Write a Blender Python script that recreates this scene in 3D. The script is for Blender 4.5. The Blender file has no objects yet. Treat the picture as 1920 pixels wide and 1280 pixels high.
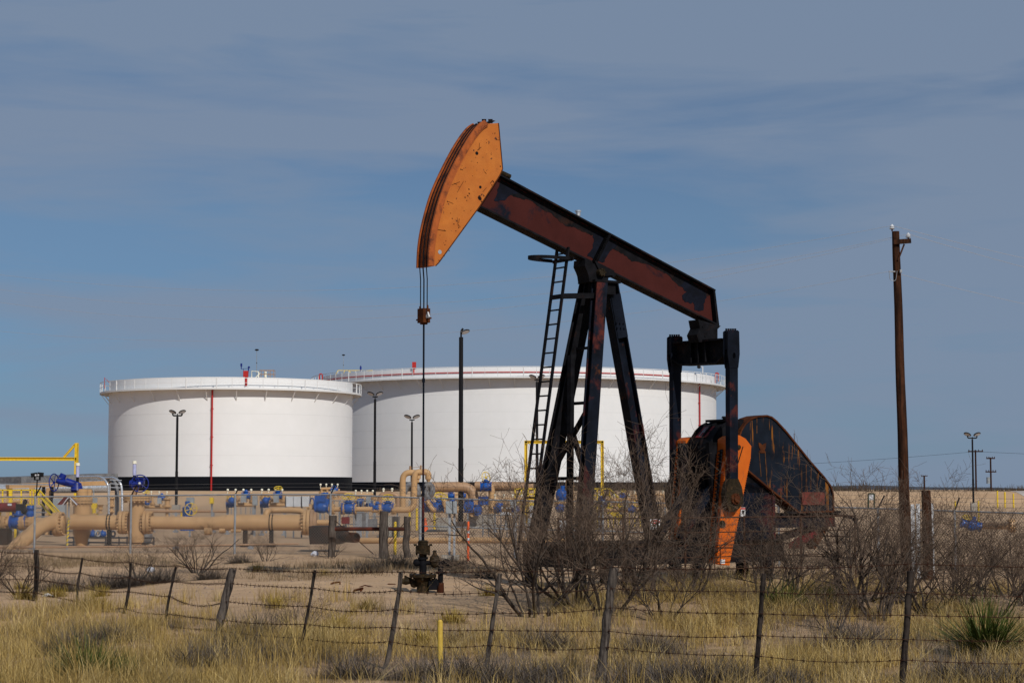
import bpy, math, random
import numpy as np
from mathutils import Vector, Matrix
from mathutils.geometry import tessellate_polygon
random.seed(7); RNG = np.random.default_rng(7)
R = math.radians
SC = bpy.context.scene
COL = SC.collection
# ------------------------------------------------------------------ camera
CZ = 2.0; F = 3600.0; TILT = math.atan(275/F)
cd = bpy.data.cameras.new('camera'); cam = bpy.data.objects.new('camera', cd); COL.objects.link(cam)
cam.location = (0, 0, CZ); cam.rotation_euler = (R(90)+TILT, 0, 0)
cd.sensor_width = 36; cd.lens = F/1920*36; cd.clip_start = .5; cd.clip_end = 20000
SC.camera = cam
# ------------------------------------------------------------------ sun and sky
SUN_EL, SUN_AZ = R(36), R(27)            # azimuth: degrees to the right of straight behind the camera
sd = bpy.data.lights.new('sun', 'SUN'); sd.energy = 3.15; sd.angle = R(.5); sd.color = (1, .955, .885)
so = bpy.data.objects.new('sun', sd); COL.objects.link(so)
to_sun = Vector((math.sin(SUN_AZ)*math.cos(SUN_EL), -math.cos(SUN_AZ)*math.cos(SUN_EL), math.sin(SUN_EL)))
so.rotation_euler = to_sun.to_track_quat('Z', 'Y').to_euler(); so.location = (20, -30, 30)
w = bpy.data.worlds.new('World'); SC.world = w; w.use_nodes = True
nt = w.node_tree; nt.nodes.clear(); N = nt.nodes.new; L = nt.links.new
sky = N('ShaderNodeTexSky'); sky.sky_type = 'NISHITA'; sky.sun_disc = False
sky.sun_elevation = SUN_EL; sky.sun_rotation = math.pi - SUN_AZ; sky.air_density = 1.0; sky.dust_density = .3; sky.ozone_density = 1.6
def mathn(t, op, a, b=None, c=None):
    n = t.nodes.new('ShaderNodeMath'); n.operation = op
    for i, v in enumerate((a, b, c)):
        if v is None: continue
        if isinstance(v, (int, float)): n.inputs[i].default_value = v
        else: t.links.new(v, n.inputs[i])
    return n.outputs[0]
def rampn(t, fac, stops):
    n = t.nodes.new('ShaderNodeValToRGB'); t.links.new(fac, n.inputs[0])
    e = n.color_ramp.elements
    while len(e) < len(stops): e.new(.5)
    for q, (p, c) in zip(e, stops):
        q.position = p; q.color = (c, c, c, 1) if isinstance(c, (int, float)) else (*c, 1)
    return n.outputs[0]
def mixn(t, fac, a, b, mode='MIX'):
    n = t.nodes.new('ShaderNodeMix'); n.data_type = 'RGBA'; n.blend_type = mode
    for s, v in ((n.inputs[0], fac), (n.inputs[6], a), (n.inputs[7], b)):
        if isinstance(v, (int, float)): s.default_value = v
        elif isinstance(v, tuple): s.default_value = (*v, 1)
        else: t.links.new(v, s)
    return n.outputs[2]
tc = N('ShaderNodeTexCoord')
def skynoise(scale, loc, detail, rough, dist):
    mp = N('ShaderNodeMapping'); mp.inputs['Scale'].default_value = scale; mp.inputs['Location'].default_value = loc
    mp.inputs['Rotation'].default_value = (0, R(4), 0)
    L(tc.outputs['Generated'], mp.inputs[0])
    n = N('ShaderNodeTexNoise'); n.inputs['Scale'].default_value = 1; n.inputs['Detail'].default_value = detail
    n.inputs['Roughness'].default_value = rough; n.inputs['Distortion'].default_value = dist
    L(mp.outputs[0], n.inputs[0]); return n.outputs[0]
n1 = skynoise((3.0, 1.0, 21), (2.3, 0, 1.7), 5, .5, .5)
n2 = skynoise((9.0, 3.0, 62), (5.1, 0, 3.2), 6, .6, .6)
cl = mathn(nt, 'ADD', mathn(nt, 'MULTIPLY', n1, .80), mathn(nt, 'MULTIPLY', n2, .20))
sepz = N('ShaderNodeSeparateXYZ'); L(tc.outputs['Generated'], sepz.inputs[0])
high = rampn(nt, sepz.outputs['Z'], [(0.0, .4), (.1, .45), (.17, .28), (.21, .30), (.25, .42), (.34, .6)])
clf = rampn(nt, mathn(nt, 'ADD', cl, mathn(nt, 'MULTIPLY', high, .16)), [(.44, 0.0), (.52, .55), (.60, 1.0)])
tone = mixn(nt, 1.0, sky.outputs[0], rampn(nt, sepz.outputs['Z'], [(0.0, (.205, .34, .67)), (.045, (.215, .32, .53)), (.09, (.26, .35, .505)), (.14, (.325, .395, .505)), (.2, (.345, .41, .505)), (.25, (.38, .48, .56)), (.5, (.47, .50, .54))]), 'MULTIPLY')
cloudcol = (2.08, 2.66, 3.66)
skyc = mixn(nt, mathn(nt, 'MULTIPLY', clf, .80), tone, cloudcol)
bg = N('ShaderNodeBackground'); bg.inputs[1].default_value = .10; L(skyc, bg.inputs[0])
wo = N('ShaderNodeOutputWorld'); L(bg.outputs[0], wo.inputs[0])
SC.view_settings.view_transform = 'Standard'; SC.view_settings.look = 'None'
SC.view_settings.exposure = 0.0; SC.view_settings.gamma = 1.0
SC.cycles.max_bounces = 6; SC.cycles.transparent_max_bounces = 8
try: SC.cycles.use_denoising = True
except Exception: pass
# ------------------------------------------------------------------ where a point of the place stands
def at(px, py, D):
    x = (px-960)/F; y = -(py-640)/F
    d = Vector((x, math.cos(TILT)-y*math.sin(TILT), math.sin(TILT)+y*math.cos(TILT)))
    return Vector((0, 0, CZ)) + d*(D/d.y)
def sst(t): t = np.clip(t, 0, 1); return t*t*(3-2*t)
def gz(x, y):
    z = -.30*sst((36-y)/8) - .22*sst((-x-5)/5)*sst((50-y)/9) - .12*sst((x-5)/5)*sst((58-y)/6)*sst((y-36)/6)
    for c_, s_ in ((38.4, .05), (39.9, .05), (40.6, -.02)): z = z - .035*np.exp(-((y-c_-s_*x)/.16)**2)*sst((1.5-x)/2)
    z = z + .03*np.sin(x*1.7+y*.6)*np.sin(y*1.3-x*.4)*sst((60-y)/8)
    b = sst((y-205)/8)*(1-sst((y-219)/8))
    z = z + b*(1.70 + .05*np.sin(x*.11) + .03*np.sin(x*.53))
    z = z - .6*sst((y-260)/60)
    return z
def G(x, y): return float(gz(np.float64(x), np.float64(y)))
def ground_at(px, D):
    return Vector((at(px, 900, D).x, D, G(at(px, 900, D).x, D)))
# ------------------------------------------------------------------ materials
def newmat(name):
    m = bpy.data.materials.new(name); m.use_nodes = True
    return m, m.node_tree, m.node_tree.nodes['Principled BSDF']
def noisen(t, scale, detail=4, rough=.55, vec=None, dist=0):
    n = t.nodes.new('ShaderNodeTexNoise'); n.inputs['Scale'].default_value = scale; n.inputs['Detail'].default_value = detail
    n.inputs['Roughness'].default_value = rough; n.inputs['Distortion'].default_value = dist
    if vec is None:
        c = t.nodes.new('ShaderNodeTexCoord'); vec = c.outputs['Object']
    t.links.new(vec, n.inputs[0]); return n.outputs[0]
def mapped(t, scale, rot=(0, 0, 0)):
    c = t.nodes.new('ShaderNodeTexCoord'); m = t.nodes.new('ShaderNodeMapping')
    m.inputs['Scale'].default_value = scale; m.inputs['Rotation'].default_value = rot
    t.links.new(c.outputs['Object'], m.inputs[0]); return m.outputs[0]
def mat(name, c1, c2=None, sc=3, lo=.45, hi=.6, rough=.6, metal=0, vary=.12, bump=0, bs=30, c3=None, s3=12, lo3=.64, hi3=.68, st=(1, 1, 1), st3=(1, 1, 1), spec=None):
    m, t, p = newmat(name)
    col = c1
    v = rampn(t, noisen(t, sc*2.7, 5), [(.3, 1-vary*1.5), (.7, 1+vary)])
    col = mixn(t, 1.0, c1, v, 'MULTIPLY')
    if c2: col = mixn(t, rampn(t, noisen(t, sc, 12, .68, mapped(t, st), .4), [(lo, 0.0), (hi, 1.0)]), col, c2)
    if c3: col = mixn(t, rampn(t, noisen(t, s3, 9, .68, mapped(t, st3)), [(lo3, 0.0), (hi3, 1.0)]), col, c3)
    t.links.new(col, p.inputs['Base Color'])
    p.inputs['Metallic'].default_value = metal
    p.inputs['Specular IOR Level'].default_value = spec if spec is not None else (.08 if max(c1) < .13 else .3)
    rr = rampn(t, noisen(t, sc*3, 4), [(.3, max(0, rough-.12)), (.7, min(1, rough+.12))]); t.links.new(rr, p.inputs['Roughness'])
    if bump:
        b = t.nodes.new('ShaderNodeBump'); b.inputs['Strength'].default_value = bump; b.inputs['Distance'].default_value = .02
        t.links.new(noisen(t, bs, 5), b.inputs['Height']); t.links.new(b.outputs[0], p.inputs['Normal'])
    return m
NAVY = (.0055, .008, .015); MAROON = (.060, .013, .010); RUST = (.095, .030, .010)
M = {}
M['dark'] = mat('dark_worn_paint', NAVY, (.085, .019, .014), .9, .535, .625, .62, 0, .4, .25, 25, RUST, 3.5, .62, .70)
M['black'] = mat('black_grimy_iron', (.007, .007, .009), (.03, .013, .009), 2.2, .55, .68, .75, 0, .4, .3, 30)
M['web'] = mat('maroon_oxide_paint', (.054, .0130, .011), NAVY, .75, .58, .66, .7, 0, .12, .15, 30, (.05, .014, .012), 5, .60, .72)
M['navy'] = mat('navy_underpaint', (.007, .009, .018), (.004, .005, .009), 3, .4, .6, .7, 0, .2, .2, 25)
M['orange'] = mat('orange_paint', (.50, .155, .022), (.42, .115, .015), 1.8, .4, .65, .55, 0, .06, .1, 40, (.05, .015, .008), 9.5, .625, .64)
M['orange2'] = mat('orange_red_paint', (.56, .115, .005), (.48, .085, .004), 1.5, .4, .7, .55, 0, .08, .1, 30, (.10, .03, .008), 7, .68, .72)
M['orangerust'] = mat('rusty_orange_paint', (.36, .085, .014), (.07, .018, .008), 3.2, .50, .66, .65, 0, .15, .2, 30)
M['rust'] = mat('rust', RUST, (.05, .016, .008), 4, .4, .6, .85, 0, .2, .4, 30)
M['grease'] = mat('greasy_iron', (.025, .018, .010), (.08, .045, .02), 9, .54, .66, .5, 0, .3, .5, 30)
M['steel'] = mat('galvanised_steel', (.33, .35, .37), (.24, .25, .27), 6, .4, .6, .45, .35, .1)
M['silver'] = mat('bright_steel', (.62, .63, .65), None, rough=.3, metal=.6)
M['wire'] = mat('rusty_wire', (.045, .020, .013), (.07, .038, .025), 9, rough=.8)
M['cable'] = mat('weathered_cable', (.40, .40, .42), None, rough=.6)
M['fencewire'] = mat('chain_link_wire', (.20, .19, .18), None, rough=.5, metal=.25)
M['white'] = mat('white_tank_paint', (.765, .765, .765), (.735, .735, .73), .35, .4, .7, .5, 0, .012)
M['trim'] = mat('white_steel_trim', (.70, .70, .695), None, rough=.5, vary=.03)
M['band'] = mat('black_tank_base', (.006, .007, .010), None, rough=.6)
M['red'] = mat('red_paint', (.42, .02, .018), None, rough=.5)
M['darkred'] = mat('dark_red_paint', (.17, .012, .015), (.10, .01, .01), 3, rough=.5)
M['yellow'] = mat('yellow_paint', (.72, .50, .03), (.60, .40, .03), 3, .5, .7, .5)
M['tan'] = mat('tan_pipe_paint', (.49, .30, .145), (.40, .235, .11), 1.6, .5, .68, .42, 0, .05, 0, 30, (.27, .15, .075), 4, .70, .74)
M['tan2'] = mat('brown_tan_paint', (.36, .22, .125), (.28, .16, .09), 2, .5, .68, .5, 0, .05)
M['blue'] = mat('blue_valve_paint', (.005, .075, .32), (.003, .035, .15), 5, .5, .65, .4)
M['deepblue'] = mat('deep_blue_paint', (.008, .022, .20), (.006, .010, .08), 5, .5, .65, .4)
M['concrete'] = mat('concrete', (.34, .31, .27), (.25, .23, .20), 4, .4, .6, .9, 0, .1, .3, 20)
M['grey'] = mat('grey_enclosure', (.30, .33, .35), (.24, .26, .28), 3, rough=.55)
M['lightgrey'] = mat('light_grey_board', (.55, .57, .60), None, rough=.7)
M['insul'] = mat('grey_insulation', (.13, .13, .14), (.20, .20, .20), 5, rough=.6, bump=.4)
M['pole'] = mat('black_light_pole', (.012, .012, .014), None, rough=.5)
M['wood'] = mat('creosote_wood', (.060, .024, .012), (.018, .009, .006), 1.4, .42, .58, .85, 0, .2, .5, 20, (.11, .05, .02), 3, .6, .68, (9, 9, .6), (14, 14, .8))
M['oldwood'] = mat('weathered_grey_wood', (.12, .10, .085), (.035, .028, .025), 3, .42, .6, .9, 0, .2, .7, 18, None, 3, .6, .68, (9, 9, .8))
M['darkwood'] = mat('dark_fence_wood', (.045, .036, .031), (.014, .011, .010), 3, .45, .6, .9, 0, .2, .7, 18, None, 3, .6, .68, (9, 9, .8))
M['glass'] = mat('lamp_lens', (.5, .5, .52), None, rough=.2)
M['cream'] = mat('cream_plastic', (.80, .77, .62), None, rough=.5)
M['lilac'] = mat('pale_blue_plastic', (.42, .44, .66), None, rough=.5)
M['cone'] = mat('cone_orange', (.75, .12, .03), None, rough=.5)
M['sign'] = mat('sign_white', (.75, .75, .75), (.5, .5, .5), 9, .5, .7, .5)
M['bark'] = mat('mesquite_bark', (.082, .065, .053), (.038, .029, .024), 3, .4, .6, .9, 0, .2)
M['yucca'] = mat('yucca_leaf', (.085, .105, .022), (.045, .065, .014), 6, .4, .6, .5, 0, .2)
M['plastic'] = mat('litter_plastic', (.62, .64, .70), (.40, .42, .5), 9, .4, .6, .4)
M['trough'] = mat('dark_pipe_coating', (.022, .017, .015), (.06, .03, .02), 3, .5, .65, .7)
# ------------------------------------------------------------------ mesh builder
ORG = {}
class MB:
    def __init__(s): s.v = []; s.f = []; s.sm = []
    def add(s, vs, fs, smooth=False):
        o = len(s.v); s.v += [tuple(v) for v in vs]; s.f += [tuple(i+o for i in f) for f in fs]; s.sm += [smooth]*len(fs); return s
    def box(s, c, d, M3=None):
        c = Vector(c); vs = []
        for x in (-.5, .5):
            for y in (-.5, .5):
                for z in (-.5, .5):
                    q = Vector((x*d[0], y*d[1], z*d[2]))
                    if M3 is not None: q = M3 @ q
                    vs.append(c+q)
        return s.add(vs, [(0, 1, 3, 2), (4, 6, 7, 5), (0, 4, 5, 1), (2, 3, 7, 6), (0, 2, 6, 4), (1, 5, 7, 3)])
    def bar(s, a, b, wd, dp, side=None):
        """square bar from a to b; wd is measured along side"""
        a = Vector(a); b = Vector(b); t = (b-a).normalized()
        sd_ = Vector(side) if side is not None else (Vector((0, 0, 1)) if abs(t.z) < .9 else Vector((1, 0, 0)))
        sd_ = (sd_ - t*sd_.dot(t)).normalized(); up = t.cross(sd_)
        vs = [p+sd_*(i*wd/2)+up*(j*dp/2) for p in (a, b) for i, j in ((-1, -1), (1, -1), (1, 1), (-1, 1))]
        return s.add(vs, [(0, 1, 2, 3)[::-1], (4, 5, 6, 7), (0, 1, 5, 4), (1, 2, 6, 5), (2, 3, 7, 6), (3, 0, 4, 7)])
    def hbar(s, a, b, wd, dp, side, t1=.03):
        """H section: flanges wd wide along side, dp deep"""
        a = Vector(a); b = Vector(b); t = (b-a).normalized(); sd_ = Vector(side); sd_ = (sd_-t*sd_.dot(t)).normalized(); up = t.cross(sd_)
        s.bar(a+up*(dp/2-t1/2), b+up*(dp/2-t1/2), wd, t1, side); s.bar(a-up*(dp/2-t1/2), b-up*(dp/2-t1/2), wd, t1, side)
        s.bar(a, b, t1*.7, dp-2*t1, side); return s
    def tube(s, a, b, r, r2=None, n=10, caps=True, smooth=True):
        a = Vector(a); b = Vector(b); r2 = r if r2 is None else r2; t = (b-a).normalized()
        x = t.orthogonal().normalized(); y = t.cross(x)
        ring = [x*math.cos(2*math.pi*i/n)+y*math.sin(2*math.pi*i/n) for i in range(n)]
        vs = [a+q*r for q in ring]+[b+q*r2 for q in ring]
        s.add(vs, [(i, (i+1) % n, n+(i+1) % n, n+i) for i in range(n)], smooth)
        if caps: s.add(vs, [tuple(range(n))[::-1], tuple(range(n, 2*n))])
        return s
    def path(s, pts, r, n=10, bend=0, caps=True, radii=None):
        pts = [Vector(p) for p in pts]
        if bend:
            out = [pts[0]]
            for i in range(1, len(pts)-1):
                p, a, b = pts[i], pts[i-1], pts[i+1]
                da = (a-p); db = (b-p); ba = min(bend, da.length*.49); bb = min(bend, db.length*.49)
                q0 = p+da.normalized()*ba; q2 = p+db.normalized()*bb
                for k in range(7):
                    u = k/6; out.append(q0*(1-u)**2+p*2*u*(1-u)+q2*u*u)
            out.append(pts[-1]); pts = out; radii = None
        m = len(pts); vs = []; x = None
        for i, p in enumerate(pts):
            t = (pts[min(i+1, m-1)]-pts[max(i-1, 0)]).normalized()
            x = t.orthogonal().normalized() if x is None else (x-t*x.dot(t)).normalized()
            y = t.cross(x); rr = radii[i] if radii else r
            vs += [p+(x*math.cos(2*math.pi*k/n)+y*math.sin(2*math.pi*k/n))*rr for k in range(n)]
        s.add(vs, [(i*n+k, i*n+(k+1) % n, (i+1)*n+(k+1) % n, (i+1)*n+k) for i in range(m-1) for k in range(n)], True)
        if caps: s.add([*vs[:n], *vs[-n:]], [tuple(range(n))[::-1], tuple(range(n, 2*n))])
        return s
    def torus(s, c, axis, R_, r, n=24, k=6):
        c = Vector(c); a = Vector(axis).normalized(); x = a.orthogonal().normalized(); y = a.cross(x)
        vs = []
        for i in range(n):
            d = x*math.cos(2*math.pi*i/n)+y*math.sin(2*math.pi*i/n)
            vs += [c+d*(R_+r*math.cos(2*math.pi*j/k))+a*(r*math.sin(2*math.pi*j/k)) for j in range(k)]
        return s.add(vs, [(i*k+j, ((i+1) % n)*k+j, ((i+1) % n)*k+(j+1) % k, i*k+(j+1) % k) for i in range(n) for j in range(k)], True)
    def lathe(s, c, axis, prof, n=16):
        """prof: (distance along axis, radius)"""
        c = Vector(c); a = Vector(axis).normalized()
        for (h0, r0), (h1, r1) in zip(prof, prof[1:]):
            if abs(h1-h0) < 1e-6: h1 += 1e-4
            s.tube(c+a*h0, c+a*h1, max(r0, 1e-3), max(r1, 1e-3), n, False)
        s.tube(c+a*prof[0][0], c+a*(prof[0][0]+.001), prof[0][1], None, n); s.tube(c+a*(prof[-1][0]-.001), c+a*prof[-1][0], prof[-1][1], None, n)
        return s
    def sphere(s, c, r, n=10, sc=(1, 1, 1)):
        c = Vector(c); vs = []; m = n//2
        for i in range(m+1):
            th = math.pi*i/m
            for j in range(n):
                ph = 2*math.pi*j/n; vs.append(c+Vector((r*sc[0]*math.sin(th)*math.cos(ph), r*sc[1]*math.sin(th)*math.sin(ph), r*sc[2]*math.cos(th))))
        return s.add(vs, [(i*n+j, (i+1)*n+j, (i+1)*n+(j+1) % n, i*n+(j+1) % n) for i in range(m) for j in range(n)], True)
    def prism(s, pts, fa, fb, holes=()):
        """pts 2-D outline, fa/fb place it at its two faces"""
        loops = [list(pts)]+[list(h) for h in holes]
        flat = [p for l in loops for p in l]; n = len(flat)
        tri = tessellate_polygon([[Vector((p[0], p[1], 0)) for p in l] for l in loops])
        vs = [fa(*p) for p in flat]+[fb(*p) for p in flat]
        s.add(vs, [tuple(t) for t in tri]+[tuple(i+n for i in t)[::-1] for t in tri])
        o = 0
        for l in loops:
            k = len(l); s.add(vs, [(o+i, o+(i+1) % k, n+o+(i+1) % k, n+o+i) for i in range(k)]); o += k
        return s
    def build(s, name, m, parent=None, fix=True):
        o = Vector(ORG.get(parent.name, (0, 0, 0))) if parent else Vector((0, 0, 0))
        me = bpy.data.meshes.new(name); me.from_pydata([(v[0]-o.x, v[1]-o.y, v[2]-o.z) for v in s.v], [], s.f)
        me.polygons.foreach_set('use_smooth', s.sm); me.materials.append(m)
        if fix:
            import bmesh
            b = bmesh.new(); b.from_mesh(me); bmesh.ops.recalc_face_normals(b, faces=b.faces); b.to_mesh(me); b.free()
        ob = bpy.data.objects.new(name, me); COL.objects.link(ob)
        if parent: ob.parent = parent; ORG[ob.name] = o
        else:
            ORG[ob.name] = Vector((0, 0, 0))
        return ob
def thing(name, label, cat, loc, group=None):
    o = bpy.data.objects.new(name, None); COL.objects.link(o); o.location = loc; o.empty_display_size = .2
    o['label'] = label; o['category'] = cat
    if group: o['group'] = group
    ORG[o.name] = Vector(loc); return o
def tag(o, label, cat, group=None, kind=None):
    if kind: o['kind'] = kind
    if label: o['label'] = label
    if cat: o['category'] = cat
    if group: o['group'] = group
    return o
def solo(mb, name, m, label, cat, loc, group=None):
    """a thing that is one mesh, its origin at its base"""
    mb.v = [(v[0]-loc[0], v[1]-loc[1], v[2]-loc[2]) for v in mb.v]
    o = mb.build(name, m); o.location = loc; return tag(o, label, cat, group)
def bigmesh(name, V, Fq, m, parent=None, smooth=False, loc=(0, 0, 0)):
    """V (n,3), Fq (m,k) arrays of one face size"""
    me = bpy.data.meshes.new(name); n, k = len(V), Fq.shape[1]
    me.vertices.add(n); me.vertices.foreach_set('co', (V-np.array(loc)).astype(np.float32).ravel())
    me.loops.add(Fq.size); me.loops.foreach_set('vertex_index', Fq.astype(np.int32).ravel())
    me.polygons.add(len(Fq)); me.polygons.foreach_set('loop_start', np.arange(0, Fq.size, k, dtype=np.int32))
    me.polygons.foreach_set('use_smooth', np.full(len(Fq), smooth)); me.update(calc_edges=True); me.validate()
    me.materials.append(m); o = bpy.data.objects.new(name, me); COL.objects.link(o); o.location = loc
    if parent: o.parent = parent
    return o
def tubes_np(P0, P1, R0, R1, n=3):
    """many thin tubes at once -> V, F"""
    P0 = np.asarray(P0, float); P1 = np.asarray(P1, float); T = P1-P0; T /= (np.linalg.norm(T, axis=1, keepdims=True)+1e-9)
    A = np.where(np.abs(T[:, 2:3]) < .9, np.array([[0, 0, 1.]]), np.array([[1., 0, 0]]))
    X = np.cross(T, A); X /= np.linalg.norm(X, axis=1, keepdims=True); Y = np.cross(T, X)
    ang = 2*np.pi*np.arange(n)/n
    ring = X[:, None]*np.cos(ang)[None, :, None]+Y[:, None]*np.sin(ang)[None, :, None]
    V = np.concatenate([P0[:, None]+ring*np.asarray(R0)[:, None, None], P1[:, None]+ring*np.asarray(R1)[:, None, None]], 1)
    k = np.arange(n); f = np.stack([k, (k+1) % n, n+(k+1) % n, n+k], 1)
    Fq = (np.arange(len(P0))[:, None, None]*2*n+f[None]).reshape(-1, 4)
    return V.reshape(-1, 3), Fq
# ------------------------------------------------------------------ ground, road, hills, scrub
m, t, p = newmat('desert_ground')
geo = t.nodes.new('ShaderNodeNewGeometry'); sep = t.nodes.new('ShaderNodeSeparateXYZ'); t.links.new(geo.outputs['Position'], sep.inputs[0])
P_ = geo.outputs['Position']
base = mixn(t, rampn(t, noisen(t, .25, 6, .6, P_), [(.38, 0.0), (.62, 1.0)]), (.52, .345, .205), (.44, .285, .165))
tr = t.nodes.new('ShaderNodeMapping'); tr.inputs['Scale'].default_value = (.12, 2.2, 1); t.links.new(P_, tr.inputs[0])
base = mixn(t, rampn(t, noisen(t, 1.0, 6, .65, tr.outputs[0]), [(.40, 0.0), (.66, .55)]), base, (.60, .42, .265))
base = mixn(t, rampn(t, noisen(t, 2.6, 6, .7, P_), [(.54, 0.0), (.70, .65)]), base, (.30, .205, .13))
base = mixn(t, rampn(t, noisen(t, 22, 5, .7, P_), [(.50, 0.0), (.72, .6)]), base, (.24, .17, .115))
front = rampn(t, mathn(t, 'MULTIPLY', mathn(t, 'SUBTRACT', sep.outputs['Y'], 30), .1), [(0.0, 1.0), (.6, .0)])
base = mixn(t, mathn(t, 'MULTIPLY', front, rampn(t, noisen(t, 1.2, 5, .6, P_), [(.35, .0), (.6, .8)])), base, (.24, .155, .075))
t.links.new(base, p.inputs['Base Color']); p.inputs['Roughness'].default_value = .95; p.inputs['Specular IOR Level'].default_value = .15
bmp = t.nodes.new('ShaderNodeBump'); bmp.inputs['Strength'].default_value = .7; bmp.inputs['Distance'].default_value = .05
t.links.new(mathn(t, 'ADD', noisen(t, 9, 8, .7, P_), noisen(t, 1.0, 6, .65, tr.outputs[0])), bmp.inputs['Height']); t.links.new(bmp.outputs[0], p.inputs['Normal'])
M['ground'] = m
def grid(xs, ys, zf):
    X, Y = np.meshgrid(xs, ys); Z = zf(X, Y); V = np.stack([X, Y, Z], -1).reshape(-1, 3)
    nx, ny = len(xs), len(ys); i = (np.arange(ny-1)[:, None]*nx+np.arange(nx-1)[None]).reshape(-1, 1)
    return V, np.concatenate([i, i+1, i+nx+1, i+nx], 1)
xs = np.concatenate([[-9000, -3000, -1000, -400], np.arange(-150, -20, 6), np.arange(-20, 20.1, .4), np.arange(26, 150, 6), [400, 1000, 3000, 9000]])
ys = np.concatenate([[-500, -100, -20, 0, 10], np.arange(16, 36.9, .4), np.arange(37, 42, .1), np.arange(42, 64, .4), np.arange(66, 200, 6), np.arange(200, 232, 1.), [240, 260, 280, 300, 330, 400, 700, 1500, 4000, 12000]])
V, Fq = grid(xs, ys, gz); tag(bigmesh('ground', V, Fq, m, smooth=True), None, None, kind='structure')
# ramp road over the berm on the right
M['road'] = mat('pale_caliche_road', (.47, .42, .38), (.40, .35, .31), .3, .4, .6, .95)
cA = at(1830, 924, 216).x; pts = []
V = []; n = 24
for i in range(n+1):
    y = 196+i*(228-196)/n; k = i/n
    xl = at(1935, 930, 216).x*(1-k)+at(1838, 930, 216).x*k; xr = xl+9
    for j in range(7):
        x = xl+(xr-xl)*j/6; V.append((x, y, G(x, y)+.03))
i = (np.arange(n)[:, None]*7+np.arange(6)[None]).reshape(-1, 1)
tag(bigmesh('road', np.array(V), np.concatenate([i, i+1, i+8, i+7], 1), M['road'], smooth=True), None, None, kind='structure')
# far low hills, distance haze painted in as a bluish tone
M['hill'] = mat('hazy_blue_hill', (.075, .085, .10), (.06, .07, .09), .01, .4, .6, 1)
hx = np.arange(-2600, 2601, 40.); V = []
for x in hx:
    h = 5.2+2.2*math.sin(x*.0031+1)+1.6*math.sin(x*.011)+1.0*math.sin(x*.027+2)
    V += [(x, 3600, -3), (x, 3700, h), (x, 4100, h*.9), (x, 4300, -3)]
i = (np.arange(len(hx)-1)[:, None]*4+np.arange(3)[None]).reshape(-1, 1)
tag(bigmesh('hills', np.array(V), np.concatenate([i, i+4, i+5, i+1], 1), M['hill'], smooth=True), None, None, kind='structure')
# low brush beyond the berm: one mass nobody could count
M['scrub'] = mat('bare_brown_brush', (.075, .048, .036), (.05, .045, .03), .3, .4, .6, 1)
nc = 5200; cx = RNG.uniform(-125, 135, nc); cy = RNG.uniform(236, 420, nc); cx *= cy/300
keep = ~(((cx+35)**2+(cy-240)**2 < 19**2) | ((cx-1)**2+(cy-300)**2 < 36**2)); cx = cx[keep]; cy = cy[keep]; nc = len(cx)
hh = RNG.uniform(1.9, 3.2, nc)*(.85+.25*np.sin(cx*.07)+.15*np.sin(cx*.31)); k = 26
bx_ = np.repeat(cx, k)+RNG.normal(0, .8, nc*k); by_ = np.repeat(cy, k)+RNG.normal(0, .8, nc*k); hz = RNG.uniform(.3, 1, nc*k)*np.repeat(hh, k)
P0 = np.stack([bx_, by_, gz(bx_, by_)-.1+hz*.2], 1); P1 = P0+np.stack([RNG.normal(0, .45, nc*k), RNG.normal(0, .3, nc*k), hz*.85], 1)
V, Fq = tubes_np(P0, P1, np.full(nc*k, .08), np.full(nc*k, .02), 3)
tag(bigmesh('scrub_woodland', V, Fq, M['scrub']), 'dark brown bare brush running along the horizon', 'brush', kind='stuff')
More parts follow.
